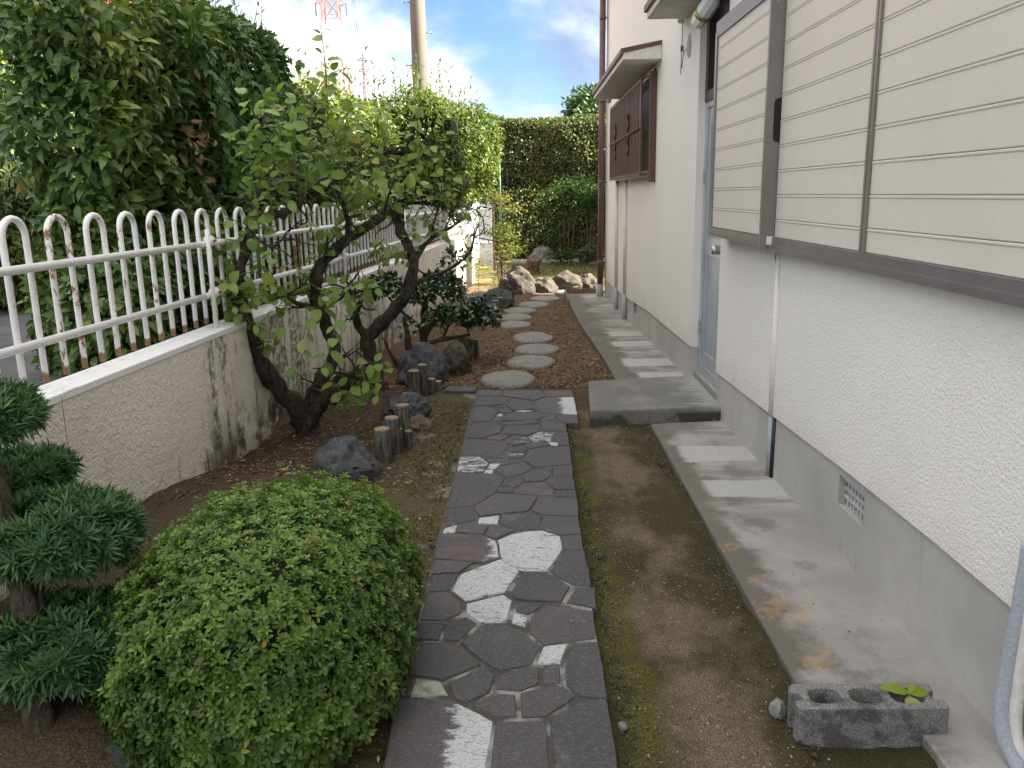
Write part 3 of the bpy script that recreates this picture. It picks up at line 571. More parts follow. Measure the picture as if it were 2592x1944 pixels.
for i,(k_,w,pts) in enumerate(STONES):
    q=[]
    pp=shrink(pts,.003 if pts[0][1]<3.0 else .0012)
    n=len(pp)
    for j in range(n):      # chipped, slightly wavy edges
        a=Vector(pp[j]); b=Vector(pp[(j+1)%n]); ln=(b-a).length; kk=max(1,int(ln/.05)); nn=Vector((-(b-a).y,(b-a).x)).normalized()
        for t in range(kk): q.append(tuple(a.lerp(b,t/kk)+nn*(0 if t==0 else random.uniform(-.0028,.0022))))
    h=.0345+random.uniform(0,.0035); tl=(random.uniform(-.006,.006),random.uniform(-.006,.006)); c=np.mean(q,0)
    top=shrink(q,.0025); mb=MB(); n=len(q)
    zt=lambda p:h+tl[0]*(p[0]-c[0])*3+tl[1]*(p[1]-c[1])*3
    # order may be flipped by shrink: rebuild the outline from the same call
    q=shrink(q,0.0)
    mb.add([(p[0],p[1],.0) for p in q]+[(p[0],p[1],zt(p)-.004) for p in q]+[(p[0],p[1],zt(p)) for p in top],
      [tuple(range(2*n,3*n))]+[(i2,(i2+1)%n,(i2+1)%n+n,i2+n) for i2 in range(n)]+[(i2+n,(i2+1)%n+n,(i2+1)%n+2*n,i2+2*n) for i2 in range(n)])
    o=mb.obj('mortar_patch' if k_=='m' else 'flagstone',M['mossmortar'] if k_=='m' else M['flag'],path)
    o['white']=.0 if k_ in 'dp' and w==0 else (.32+.55*w if k_=='w' else (.62 if k_=='d' else .30)); o['pink']=.62 if k_=='p' else (.50 if k_=='d' and w>0 else (.32 if random.random()<.12 else 0.0)); o['shade']=random.random(); o['graded']=1.0 if (k_=='d' and w>0) or (k_=='p' and i>25 and w==.5) or (k_=='w' and w==.45) else 0.0
    if k_=='w': o['label']='pale quartzite flagstone among the dark ones'
# slate edging beside the path end
MB().prism(shrink([(-.62,6.05),(-.38,6.02),(-.375,6.16),(-.60,6.20)],0),'z',-.03,.03).obj('edging_slab',M['flag'],bevel=.006)
tag(bpy.data.objects['edging_slab'],'dark flat slate strip lying across the bed at the far end of the flagged path','slab')

# ---------------------------------------------------------------- apron and step
MB().prism([(1.05,1.2),(1.26,1.2),(1.26,5.14),(.785,5.09),(.79,2.02),(1.05,1.98)],'z',-.1,.022).obj('concrete_apron',M['apron'],kind='structure',bevel=.006)
ap=MB(); yk=[6.02,7.2,8.2,9.2,10.2,11.2,12.2,13.0]
zt=lambda y:.03-.105*smst(np.array(y),6.8,10.4)
vs=[];fs=[]
for i,y in enumerate(yk):
    xl=.705-.012*(y-6) if y<11.9 else .63; z=float(zt(y)); vs+=[(xl,y,-.3),(xl,y,z),(1.26,y,z+.004)]
for i in range(len(yk)-1): fs+=[(3*i,3*i+3,3*i+4,3*i+1),(3*i+1,3*i+4,3*i+5,3*i+2)]
fs.append((0,1,2)); ap.add(vs,fs).obj('concrete_walk',M['apron'],kind='structure')
st=MB().prism([(.405,5.12),(1.262,5.19),(1.262,6.13),(.455,5.985)],'z',-.1,.105).obj('door_step',M['step'],bevel=.012); tag(st,'dark weathered concrete slab step lying in front of the back door','step')
fb=thing('form_boards','thin timber form boards edging the far end of the concrete walk','board',(.62,12.0,-.11))
MB().bar((.618,11.75,-.06),(.628,13.02,-.06),.022,.11).obj('board',M['board'],fb); MB().bar((.628,13.03,-.06),(1.12,13.05,-.06),.022,.11).obj('board',M['board'],fb)

# ---------------------------------------------------------------- stepping stones
SS=[(-.139,6.47,.222,.285),(.048,7.254,.215,.28),(.114,8.07,.216,.275),(.081,9.014,.219,.35),(-.14,10.026,.208,.25),(-.131,10.647,.217,.28),(-.069,11.265,.219,.27),(.13,11.899,.227,.28),(.304,12.57,.225,.27),(.734,13.374,.233,.33)]
names=['nearest pale round granite stepping stone, right behind the flagged path','second round granite stepping stone from the flagged path','third round granite stepping stone from the flagged path','fourth stepping stone from the flagged path, with a darker mottled top','fifth stepping stone, first of the three shifted left beside the small glossy bush','sixth stepping stone, middle one of the three shifted left','seventh stepping stone, farthest of the three shifted left','eighth stepping stone, low and brownish, left of the walk end','ninth stepping stone, in front of the boulders','farthest stepping stone, behind the boarded end of the concrete walk']
for i,((x,y,rx,ry),nm) in enumerate(zip(SS,names)):
    z0=gzf(x,y)-.042; mb=MB(); hh=.075; prof=[(0.93,0),(1.0,.022),(1.0,.05),(.965,.068),(.88,.077),(.6,.083),(.25,.085)]
    n=40; vs=[];fs=[]
    for r_,h in prof:
        for j in range(n):
            a=2*math.pi*j/n; w=1+.10*mnoise.noise((math.cos(a)*1.3+i*5,math.sin(a)*1.3,0))+.03*mnoise.noise((math.cos(a)*4+i*5,math.sin(a)*4,0)); vs.append((x+rx*r_*w*math.cos(a),y+ry*r_*w*math.sin(a),z0+h+.006*mnoise.noise((r_*3*math.cos(a)+i,r_*3*math.sin(a),2))))
    for q in range(len(prof)-1):
        for j in range(n): fs.append((q*n+j,q*n+(j+1)%n,(q+1)*n+(j+1)%n,(q+1)*n+j))
    fs.append(tuple(range((len(prof)-1)*n,len(prof)*n)))
    tag(mb.add(vs,fs).obj('stepping_stone',M['granite'],None,True),nm,'stepping stone','round stepping stones leading to the back garden')

# ---------------------------------------------------------------- house
H=thing('house','two-storey house side with rough white stucco, grey foundation and beige shutters','house',(1.25,5,0))
HT=6.25; HL_=4.42
sx0,sx1=1.238,1.45
w=MB()
w.prism([(-4,.385),(2.4,.395),(3.1,.380),(4.0,.345),(5.32,.30),(5.32,2.72),(5.32,HT),(-4,HT)][::-1],'x',sx0,sx1)
w.prism([(6.165,.315),(8.4,.28),(10.3,.20),(12.8,.16),(12.8,HL_),(7.3,HL_),(7.3,HT),(6.165,HT)][::-1],'x',sx0,sx1)
w.box(sx0,sx1,5.3205,6.1645,2.72,HT)
w.obj('stucco_wall',M['stucco'],H)
f=MB()
f.prism([(-4,-.1),(2.93,-.1),(2.93,.38),(2.4,.394),(-4,.384)][::-1],'x',1.25,1.449); f.prism([(2.93,-.1),(3.18,-.1),(3.18,.215),(2.93,.215)][::-1],'x',1.25,1.449); f.prism([(2.93,.338),(3.18,.338),(3.18,.375),(2.93,.38)][::-1],'x',1.25,1.449)
f.prism([(3.18,-.1),(5.32,-.1),(5.32,.299),(4.0,.344),(3.18,.375)][::-1],'x',1.25,1.449)
f.prism([(6.165,-.1),(9.27,-.28),(9.27,.244),(8.4,.279),(6.165,.314)][::-1],'x',1.25,1.449); f.prism([(9.27,-.28),(9.58,-.28),(9.58,.09),(9.27,.09)][::-1],'x',1.25,1.449); f.prism([(9.58,-.28),(12.8,-.3),(12.8,.159),(10.3,.199),(9.58,.232)][::-1],'x',1.25,1.449)
f.obj('foundation',M['found'],H)
MB().box(1.272,1.449,5.3205,6.1645,-.1,.135).obj('door_sill',M['step'],H,bevel=.006)
MB().box(1.4505,9.5,-4,7.3,-.3,HT).box(1.4505,3.5,7.301,12.8,-.3,HL_).obj('rear_walls',M['stucco'],H)
MB().prism([(.75,HT),(10.2,HT),(10.2,HT+.12),(5.3,HT+1.9),(.75,HT+.12)],'y',-4.4,7.5).obj('roof',M['brown_paint'],H)
MB().prism([(1.08,HL_),(3.7,HL_),(3.7,HL_+.10),(1.08,HL_+.10)],'y',7.501,12.95).obj('roof',M['brown_paint'],H)
# floor vents
MB().box(1.31,1.32,2.93,3.18,.215,.338).obj('vent_back',M['black'],H)
vg=MB()
for i in range(7): vg.box(1.276,1.288,2.945+i*.033,2.955+i*.033,.2155,.3375)
for zc in (.25,.285,.318): vg.box(1.272,1.282,2.9305,3.1795,zc-.005,zc+.005)
vg.obj('vent_grille',M['grate'],H); MB().box(1.33,1.34,9.27,9.58,.09,.24).obj('vent_back',M['black'],H)
# door in its recess
d=MB().box(1.318,1.345,5.33,6.10,.20,2.02).obj('door',M['alu_door'],H)
fr=MB(); fr.box(1.296,1.35,6.10,6.163,.137,2.06); fr.box(1.296,1.35,5.3215,6.0995,2.02,2.06); fr.box(1.30,1.35,5.3215,6.0995,.137,.198); fr.obj('door_frame',M['alu_frame'],H)
k=MB(); k.box(1.308,1.3175,5.335,6.095,.2005,.30); k.box(1.308,1.3175,5.335,6.095,1.005,1.135); k.box(1.308,1.3175,5.335,6.095,1.90,2.0195); k.box(1.308,1.3175,6.035,6.095,.3005,1.0045); k.box(1.308,1.3175,6.035,6.095,1.1355,1.8995); k.box(1.308,1.3175,5.335,5.39,1.1355,1.8995); k.box(1.308,1.3175,5.335,5.39,.3005,1.0045); put('door_rail',k.mesh('door_rail',M['alu_frame']),d)
put('door_pane',MB().box(1.312,1.3178,5.391,6.034,1.136,1.899).mesh('door_pane',M['frost']),d)
kb=MB(); kb.tube([(1.309,5.50,1.075),(1.29,5.50,1.075),(1.283,5.50,1.075)],[.013,.013,.013],12); kb.tube([(1.283,5.50,1.075),(1.276,5.50,1.075),(1.225,5.50,1.075),(1.222,5.50,1.075)],[.018,.029,.029,.025],18); put('door_knob',kb.mesh('door_knob',M['steel'],True),d)
hg=MB(); hg.box(1.285,1.296,6.105,6.14,.42,.52); put('hinge',hg.mesh('hinge',M['steel']),d); put('hinge',MB().box(1.285,1.296,6.105,6.14,1.50,1.60).mesh('hinge',M['steel']),d)
tr=MB(); tr.box(1.285,1.36,5.3215,6.1635,2.062,2.13); tr.box(1.285,1.36,6.09,6.1635,2.131,2.72); tr.box(1.285,1.36,5.3215,5.40,2.131,2.72)
t_=tr.obj('transom_window',M['dark_brown'],H); put('pane',MB().box(1.335,1.34,5.401,6.089,2.131,2.715).mesh('pane',M['glass']),t_)
MB().box(1.40,1.449,5.3205,6.1645,.136,2.72).obj('recess_back',M['dark_brown'],H)
# storm shutters: box at the far end, two sliding leaves nearer
def panels(parent,x0,x1,y0,y1,zs,mat):
    for a,b in zip(zs[:-1],zs[1:]):
        a2,b2=a+.001,b-.001
        mb=MB().prism([(x1,a2),(x0+.002,a2),(x0,a2+.003),(x0,b2-.011),(x0-.0025,b2-.007),(x0-.0025,b2-.002),(x0+.001,b2),(x1,b2)],'y',y0,y1)
        put('shutter_slat',mb.mesh('shutter_slat',mat),parent)
bx=MB(); bx.box(1.150,1.2375,4.07,5.16,1.188,2.40)
B_=bx.obj('shutter_box',M['shutter_frame'],H)
panels(B_,1.139,1.1495,4.085,5.128,[1.240+.1128*i for i in range(0,10)]+[2.315],M['shutter'])
q=MB(); q.box(1.130,1.1495,4.07,5.165,1.188,1.2385); put('rail',MB().box(1.130,1.1495,4.07,5.165,2.3165,2.40).mesh('rail',M['shutter_rail']),B_); q.box(1.126,1.1295,4.07,5.165,1.205,1.209); put('rail',q.mesh('rail',M['shutter_rail']),B_)
q=MB().box(1.128,1.1495,5.1305,5.172,1.2387,2.345); put('edge_trim',q.mesh('edge_trim',M['shutter_frame']),B_)
q=MB().box(1.128,1.2005,4.045,4.0695,1.176,2.50); put('end_cap',q.mesh('end_cap',M['shutter_frame']),B_)
q=MB().prism([(1.2006,1.665),(1.170,1.675),(1.164,1.69),(1.164,1.845),(1.170,1.86),(1.2006,1.87)],'y',4.041,4.0448); put('handle_recess',q.mesh('handle_recess',M['gasket']),B_)
for (sx,sz) in ((1.158,2.28),(1.165,2.36),(1.160,1.76),(1.164,1.25),(1.170,1.183)):
    q=MB().tube([(sx,4.0445,sz),(sx,4.041,sz)],.0035,8); put('screw',q.mesh('screw',M['steel']),B_)
S_=MB().box(1.2035,1.2375,.9,4.0445,1.232,3.2).obj('shutter_leaves',M['gasket'],H)
zz=[1.232+.0]+[1.316+.1128*i for i in range(17)]
panels(S_,1.195,1.203,2.992,4.036,zz,M['shutter']); panels(S_,1.192,1.203,1.0,2.948,zz,M['shutter'])
q=MB(); q.box(1.182,1.2032,2.950,2.966,1.2325,3.2); q.box(1.186,1.2032,2.9665,2.974,1.2325,3.2); q.box(1.182,1.2032,2.9745,2.990,1.2325,3.2); put('meeting_stile',q.mesh('meeting_stile',M['shutter_frame']),S_)
q=MB(); q.box(1.176,1.237,.9,4.044,1.175,1.2318); q.box(1.162,1.1755,.9,4.044,1.172,1.197); put('bottom_rail',q.mesh('bottom_rail',M['shutter_rail']),S_)
q=MB().box(1.158,1.182,4.020,4.0442,1.1975,1.236); put('rail_stop',q.mesh('rail_stop',M['plain_white']),S_)
# conduit running down the near wall
c_=MB().tube([(1.233,4.075,1.165),(1.232,4.07,.7),(1.234,4.07,.345)],.014,10,wob=.08).obj('conduit',M['stucco'],H,True)
MB().tube([(1.243,4.075,.344),(1.243,4.08,.02)],[.017,.018],10,wob=.15).obj('conduit',M['blue_pipe'],H,True); MB().tube([(1.246,4.045,.34),(1.246,4.05,.02)],.012,8).obj('conduit',M['black'],H,True)
MB().tube(chaikin([(1.228,4.09,1.172),(1.222,4.10,1.14),(1.225,4.085,1.10),(1.232,4.09,1.06)]),.003,6).obj('loose_wire',M['cable'],H)
# pipes on the far wall
for y,zt_,zm in ((11.15,1.60,.22),(10.2,1.60,.24)):
    MB().tube([(1.222,y,zt_),(1.222,y,zm)],.024,10).obj('wall_pipe',M['cream_paint'],H,True); MB().tube([(1.222,y,zm-.001),(1.222,y,-.10)],.028,10).obj('wall_pipe',M['blue_pipe'],H,True)
MB().tube(chaikin([(1.222,10.2,1.58),(1.215,10.2,1.63),(1.215,10.35,1.645),(1.222,10.75,1.64)]),.028,10).obj('wall_pipe',M['cream_paint'],H,True)
dp=MB(); dp.tube([(1.14,12.62,.10),(1.158,12.65,4.42)],.043,14); dp_=dp.obj('downpipe',M['brown_pipe'],H,True)
for z in (.42,1.59,2.72,3.85): put('pipe_band',MB().tube([(1.1415+.004*z,12.622+.006*z,z),(1.142+.004*z,12.622+.006*z,z+.05)],.047,14).mesh('pipe_band',M['brown_pipe'],True),dp_)
for z in (.42,1.59,2.72,3.85): put('pipe_bracket',MB().bar((1.16,12.64,z+.02),(1.25,12.64,z+.02),.012).mesh('pipe_bracket',M['brown_pipe']),dp_)
MB().tube([(1.137,12.62,-.11),(1.139,12.62,.11)],.049,14).obj('downpipe_foot',M['grey_pvc'],H,True)
MB().tube([(1.23,12.72,-.05),(1.23,12.72,4.42)],.010,8).obj('wall_pipe',M['cream_paint'],H,True)
# hood over the barred window, hood over the door
def hood(y0,y1,xo,zb,zo,zw):
    h=MB().prism([(1.2375,zb),(1.2375,zw-.02),(xo,zo-.02),(xo,zb)],'y',y0,y1).obj('window_hood',M['cream_paint'],H,bevel=.004)
    put('hood_roof',MB().prism([(1.2375,zw-.019),(1.2375,zw+.012),(xo-.022,zo+.012),(xo-.022,zo-.032),(xo-.001,zo-.032),(xo-.001,zo-.019)],'y',y0-.012,y1+.012).mesh('hood_roof',M['brown_paint']),h)
    put('soffit',MB().box(xo+.02,1.237,y0+.02,y1-.02,zb-.006,zb-.001).mesh('soffit',M['grey_soffit']),h)
hood(7.82,10.97,.898,2.60,2.68,2.745); hood(5.2,6.72,.945,2.722,2.80,2.87)
# barred window
wd=MB().box(1.215,1.2375,8.10,11.15,1.60,2.56).obj('barred_window',M['glass'],H)
q=MB(); q.box(1.195,1.2145,8.10,8.16,1.60,2.56); q.box(1.195,1.2145,11.09,11.15,1.60,2.56); q.box(1.195,1.2145,8.161,11.089,1.60,1.66); q.box(1.195,1.2145,8.161,11.089,2.50,2.56); q.box(1.19,1.2145,9.55,9.62,1.661,2.499); put('window_frame',q.mesh('window_frame',M['alu_frame']),wd)
put('side_board',MB().box(1.178,1.2375,8.04,8.098,1.545,2.53).mesh('side_board',M['brown_paint']),wd)
q=MB(); q.box(1.12,1.1345,8.26,11.15,1.605,1.645); q.box(1.12,1.1345,8.26,11.15,2.47,2.505); q.box(1.12,1.1345,8.26,8.30,1.646,2.469); q.box(1.12,1.1345,11.11,11.15,1.646,2.469); q.bar((1.13,8.28,2.49),(1.215,8.28,2.53),.012); q.bar((1.13,8.28,1.62),(1.195,8.28,1.62),.02); q.bar((1.13,11.13,1.62),(1.195,11.13,1.62),.02); put('grille_frame',q.mesh('grille_frame',M['brown_paint']),wd)
gb=MB().bar((0,0,1.646),(0,0,2.469),.009,.046,(0,1,0)).mesh('grille_bar',M['brown_paint'])
for i in range(26): put('grille_bar',gb,wd,world=(1.128,8.36+i*.108,0))
q=MB().tube([(1.114,8.26,2.05),(1.114,11.15,2.05)],.008,8); put('grille_rail',q.mesh('grille_rail',M['brown_paint'],True),wd)
for y in (9.15,10.4):
    q=MB().tube(chaikin([(1.112,y,2.25),(1.112,y+.06,2.21),(1.112,y-.02,2.14),(1.112,y+.07,2.08),(1.112,y-.03,2.02),(1.112,y+.06,1.95),(1.112,y-.02,1.89),(1.112,y+.03,1.84)]),.010,6); put('grille_scroll',q.mesh('grille_scroll',M['brown_paint'],True),wd)
MB().box(1.215,1.2375,12.15,12.45,2.70,2.92).obj('small_window',M['dark_brown'],H)
# lamp beside the door
lp=MB().tube([(1.20,5.78,2.70),(1.175,5.74,2.655)],[.03,.03],12).obj('wall_lamp',M['brass'],H)
a=Vector((1.125,5.75,2.50)); b=Vector((1.215,5.62,2.64)); ax=(b-a).normalized(); t=lambda s:a+ax*s
q=MB().tube([t(s) for s in (0,.03,.055)],[.040,.050,.052],10); put('lamp_cap',q.mesh('lamp_cap',M['lampglobe']),lp)
q=MB().tube([t(s) for s in (.0555,.06,.075,.08)],[.055,.058,.058,.055],18); put('lamp_ring',q.mesh('lamp_ring',M['brass'],True),lp)
q=MB().tube([t(s) for s in (.0805,.10,.18,.205,.215)],[.052,.057,.055,.045,.02],10); put('lamp_globe',q.mesh('lamp_globe',M['lampglobe']),lp)
q=MB().tube(chaikin([(1.228,6.80,2.78),(1.228,6.79,2.55),(1.229,6.82,2.40),(1.229,6.83,2.34)]),.003,6); q.tube(chaikin([(1.228,6.60,2.49),(1.222,6.68,2.47),(1.226,6.76,2.40),(1.229,6.80,2.38)]),.003,6); q.box(1.218,1.232,6.77,6.80,2.50,2.54); q.obj('dangling_cable',M['cable'],H)
mb=MB(); bmx=bmesh.new(); bmesh.ops.create_icosphere(bmx,subdivisions=2,radius=1)
mb.add([(1.236+.012*v.co.x,6.545+.07*v.co.y*(1+.3*mnoise.noise(v.co*3)),2.50+.085*v.co.z*(1+.3*mnoise.noise(v.co*2))) for v in bmx.verts],[tuple(v.index for v in f.verts) for f in bmx.faces]); bmx.free(); mb.obj('putty_patch',M['putty'],H)
MB().tube([(1.236,6.93,2.79),(1.215,6.80,2.73),(1.20,6.74,2.71)],.022,10).obj('pipe_stub',M['cream_paint'],H,True)
# drain pipe at the near right edge
dr=MB().tube(chaikin([(1.222,1.90,.60),(1.218,1.905,.37),(1.205,1.905,.20),(1.200,1.893,.13),(1.205,1.87,.07),(1.222,1.83,.03)]),.021,12,wob=.10).obj('drain_pipe',M['blue_pipe'],H,True)
MB().tube(chaikin([(1.232,1.885,.60),(1.228,1.885,.30),(1.222,1.88,.12),(1.232,1.84,.04)]),.016,10,wob=.15).obj('drain_pipe',M['cream_paint'],H,True)

# ---------------------------------------------------------------- garden wall with coping
GW=thing('garden_wall','low off-white stucco garden wall with green stains and white coping','wall',wp(7)+(0,))
def wpoly(o0,o1,ya,yb): return [wp(ya,o0),wp(ya,o1),wp(yb,o1),wp(yb,o0)]
def gap(y): return 2.905<y<2.915
MB().prism(wpoly(-.15,0,-3.0,2.906),'z',-.25,.745).prism(wpoly(-.15,0,2.913,15.05),'z',-.35,.745).obj('stucco_face',M['gwall'],GW)
MB().prism(wpoly(-.147,-.006,2.9061,2.9129),'z',-.25,.74).obj('joint_filler',M['dark_rock'],GW)
MB().prism(wpoly(-.157,.003,-3.0,2.9055),'z',.7455,.777).prism(wpoly(-.157,.003,2.9135,15.05),'z',.7455,.777).obj('coping',M['coping'],GW,bevel=.004)
MB().prism(wpoly(-.17,.085,15.051,15.45),'z',-.35,.78).obj('end_pier',M['cream_paint'],GW,bevel=.006)
# ---------------------------------------------------------------- hooped fence
FO=-.12
FE=thing('hooped_fence','white painted hooped metal fence with rusty hoops standing on the garden wall','fence',wp(7,FO)+(.78,))
ud=Vector((WD[0],WD[1],0)); pts=[(-.064,.795)]+[(-.064,1.0),(-.064,1.2),(-.064,1.334)]+[(-.064*math.cos(t),1.334+.064*math.sin(t)) for t in np.linspace(0,math.pi,11)[1:-1]]+[(.064,1.334),(.064,1.2),(.064,1.0),(.064,.795)]
hm=MB().tube([(ud.x*a,ud.y*a,z) for a,z in pts],.0125,8).mesh('hoop',M['fence'],True)
s0=2.96; i=0
for i in range(-3,47):
    y=s0+i*.2575; x,y2=wp(y,FO)
    o=put('hoop',hm,FE,world=(x,y2,0)); o['foot']=1.0
    o['rust']={1:.55,2:.25,3:.35,4:.38,6:.15,7:.35,8:.25,10:.75,12:.85,14:.4,15:.2}.get(i,random.choice([0,0,.1,.2,.3,.4,.6]))
for z in (1.223,.951):
    for a,b in ((-1.8,4.38),(4.38,7.05),(7.05,9.75),(9.75,12.4),(12.4,15.1)):
        p=wp(a+.002,FO+.030); q_=wp(b-.002,FO+.030); o=MB().tube([p+(z,),q_+(z,)],.0165,10).obj('rail',M['fence'],FE,True); o['rust']=-.1
for y in (1.7,4.44,7.1,9.8,12.45,15.0):
    x,y2=wp(y,FO+.062); pm=MB().tube([(0,0,.778),(0,0,1.30)],.013,10).mesh('post',M['fence'],True); o=put('post',pm,FE,world=(x,y2-.03,0)); o['rust']=0.0
    for z in (1.223,.951):
        q=MB().lathe([(.004,-.03),(.020,-.024),(.030,-.008),(.030,.008),(.020,.024),(.004,.03)],(x,y2-.01,z+.018),14); put('clamp',q.mesh('clamp',M['plain_white'],True),o)
        q=MB(); 
        for dy in (-.012,.012): q.tube([(x+.028,y2-.01+dy,z+.018),(x+.033,y2-.01+dy,z+.018)],.005,8)
        put('bolt',q.mesh('bolt',M['black']),o)
# white slat screen past the end of the wall
SF=thing('slat_screen','white vertical slat metal screen past the far end of the garden wall','fence',(-.93,16.5,0))
sm=MB().box(-.010,.010,-.034,.034,.12,1.46).mesh('slat',M['white_metal'])
for i in range(25):
    y=15.50+i*.085; x,y2=wp(y,-.05); put('slat',sm,SF,world=(x,y2,0))
sm2=MB().box(-.026,.026,-.008,.008,.0,1.44).mesh('slat',M['white_metal'])
for i in range(8): put('slat',sm2,SF,world=(-.905+i*.031*1.0,17.62,0))
for a_,b_ in (((-.93,17.60,1.20),(-.66,17.60,1.20)),((-.93,17.60,.5),(-.66,17.60,.5)),(wp(15.46,-.03)+(1.22,),wp(17.58,-.03)+(1.22,))): MB().bar(a_,b_,.03,.045).obj('rail',M['white_metal'],SF)
MB().box(-.655,-.605,17.57,17.63,-.1,1.52).obj('post',M['brown_paint'],SF)
gp=MB().tube([(-.455,16.5,-.1),(-.455,16.5,2.36)],.022,10).obj('green_pole',M['green_pole'],None,True); tag(gp,'thin dark green metal pole standing before the tall back hedge','pole')

# ---------------------------------------------------------------- concrete block with seedling
BK=thing('concrete_block','weathered grey hollow concrete block with three cores lying by the apron','concrete block',(.92,2.02,0))
bm=bmesh.new()
x0,x1,y0,y1,zt_=.715,1.115,1.975,2.095,.102
def blockouter():
    # outline with grooved ends
    return [(x0+.012,y0),(x1-.004,y0),(x1,y0+.004),(x1,y0+.038),(x1-.028,y0+.046),(x1-.028,y1-.046),(x1-.006,y1-.038),(x1-.006,y1),(x0+.02,y1),(x0+.004,y1-.014),(x0,y1-.042),(x0+.026,y1-.050),(x0+.026,y0+.046),(x0,y0+.038),(x0,y0+.01)]
out=blockouter(); cores=[]
for cx in (.805,.915,1.025):
    hx,hy=.043,.034; cores.append([(cx+hx*math.copysign(abs(math.cos(a))**.6,math.cos(a)),(y0+y1)/2+hy*math.copysign(abs(math.sin(a))**.6,math.sin(a))) for a in np.linspace(0,2*math.pi,20,endpoint=False)])
ov=[bm.verts.new((p[0],p[1],zt_)) for p in out]; ed=[bm.edges.new((ov[i],ov[(i+1)%len(ov)])) for i in range(len(ov))]
for c in cores:
    cv_=[bm.verts.new((p[0],p[1],zt_)) for p in c]; ed+=[bm.edges.new((cv_[i],cv_[(i+1)%len(cv_)])) for i in range(len(cv_))]
bmesh.ops.triangle_fill(bm,edges=ed,use_beauty=True,use_dissolve=False)
ext=bmesh.ops.extrude_face_region(bm,geom=bm.faces[:]); 
for g in ext['geom']:
    if isinstance(g,bmesh.types.BMVert): g.co.z=-.02
bmesh.ops.recalc_face_normals(bm,faces=bm.faces[:]); me=bpy.data.meshes.new('block_body'); bm.to_mesh(me); bm.free(); me.materials.append(M['block']); put('block_body',me,BK,bevel=.005)
MB().box(x0+.03,x1-.035,y0+.03,y1-.03,.0,.018).obj('core_soil',M['soil'],BK)

# ---------------------------------------------------------------- timber edging posts
def post(x,y,r,h,label,group,tilt=0.0):
    z=gzf(x,y)-.05; t=thing('edging_post',label,'wooden post',(x,y,z),group)
    dx=tilt; n=14
    zs=[0,.3,.7,.96,1.0]; rs=[r*1.02,r,r*.99,r*.97,r*.93]
    MB().tube([(x+dx*q,y,z+(h+.05)*q) for q in zs],rs,n,True,.10).obj('post_body',M['post'],t,True)
    MB().lathe([(r*.90,0),(r*.86,.004),(r*.2,.005)],(x+dx,y,z+h+.0495),n).obj('cut_end',M['endgrain'],t)
g1='cut log posts edging the planting bed'
for x,y,r,h,l in ((-.808,4.46,.047,.185,'nearest and largest edging post, beside the grey rock'),(-.775,4.60,.044,.215,'second edging post from the front, behind the nearest one'),(-.752,4.66,.030,.13,'thin short edging post at the side of the front cluster'),(-.735,4.77,.044,.245,'tallest edging post at the back of the front cluster'),(-.700,4.72,.026,.10,'shortest edging post on the path side of the front cluster'),
  (-.820,5.93,.046,.21,'tall dark post in front of the big slanting rock'),(-.765,6.02,.040,.235,'post just behind the tall dark one by the slanting rock'),(-.715,6.10,.036,.11,'short post on the path side by the slanting rock'),(-.672,6.17,.034,.075,'lowest post on the path side by the slanting rock'),(-.870,5.86,.034,.055,'low sawn post in front of the tall dark pair'),
  (-.565,7.50,.050,.21,'grey post under the small glossy bush'),(-.505,7.55,.034,.19,'thin brown post under the small glossy bush'),(-.475,7.68,.034,.17,'farther thin brown post under the small glossy bush')): post(x,y,r,h,l,g1)
for x,y,r,h,l in ((-.80,11.05,.055,.19,'left of the far log posts, pale sawn top'),(-.70,11.3,.055,.22,'far log post behind the leftmost one'),(-.545,10.55,.050,.17,'nearest of the far log posts beside the path of round stones'),(-.455,10.8,.048,.17,'far log post in the middle of the right row'),(-.40,11.05,.048,.19,'far log post second from the end of the right row'),(-.345,11.3,.045,.20,'farthest log post at the end of the right row')): post(x,y,r,h,l,g1)
# ---------------------------------------------------------------- rocks
def rock(name,c,d,mat,label,seed,cuts=7,group=None,rough=.16,rz=0.0,sub=4):
    bm=bmesh.new(); bmesh.ops.create_icosphere(bm,subdivisions=sub,radius=1); rr=random.Random(seed)
    pl=[]
    for _ in range(cuts):
        n=Vector((rr.uniform(-1,1),rr.uniform(-1,1),rr.uniform(-.2,1))).normalized(); pl.append((n,rr.uniform(.70,.92)))
    for v in bm.verts:
        p=v.co.copy()
        for n,k_ in pl:
            e=p.dot(n)-k_
            if e>0: p-=n*e*.92
        p*=1+rough*mnoise.noise(p*1.7+Vector((seed,0,0)))+.11*mnoise.noise(p*3.6+Vector((0,seed,0)))+.06*mnoise.noise(p*8+Vector((seed,seed,0)))+.03*mnoise.noise(p*19)-.10*max(0,.12-abs(mnoise.noise(p*2.3+Vector((0,0,seed)))))/.12
        x,y=p.x*d[0],p.y*d[1]; v.co=(c[0]+x*math.cos(rz)-y*math.sin(rz),c[1]+x*math.sin(rz)+y*math.cos(rz),c[2]+p.z*d[2])
    me=bpy.data.meshes.new(name); bm.to_mesh(me); bm.free(); me.polygons.foreach_set('use_smooth',[True]*len(me.polygons)); me.materials.append(M[mat])
    try: me.set_sharp_from_angle(angle=R(32))
    except Exception: pass
    o=put(name,me); tag(o,label,'rock',group); return o
rock('rock',(-.965,4.17,.055),(.20,.17,.17),'dark_rock','blue-grey weathered rock between the clipped round bush and the front posts',3,6,rz=.3)
rock('rock',(-.80,5.36,.05),(.155,.20,.145),'dark_rock','rounded dark rock between the two clusters of edging posts',11,5)
rock('rock',(-.70,5.17,.015),(.085,.09,.06),'red_rock','low reddish rock leaning against the dark rounded rock',15,5)
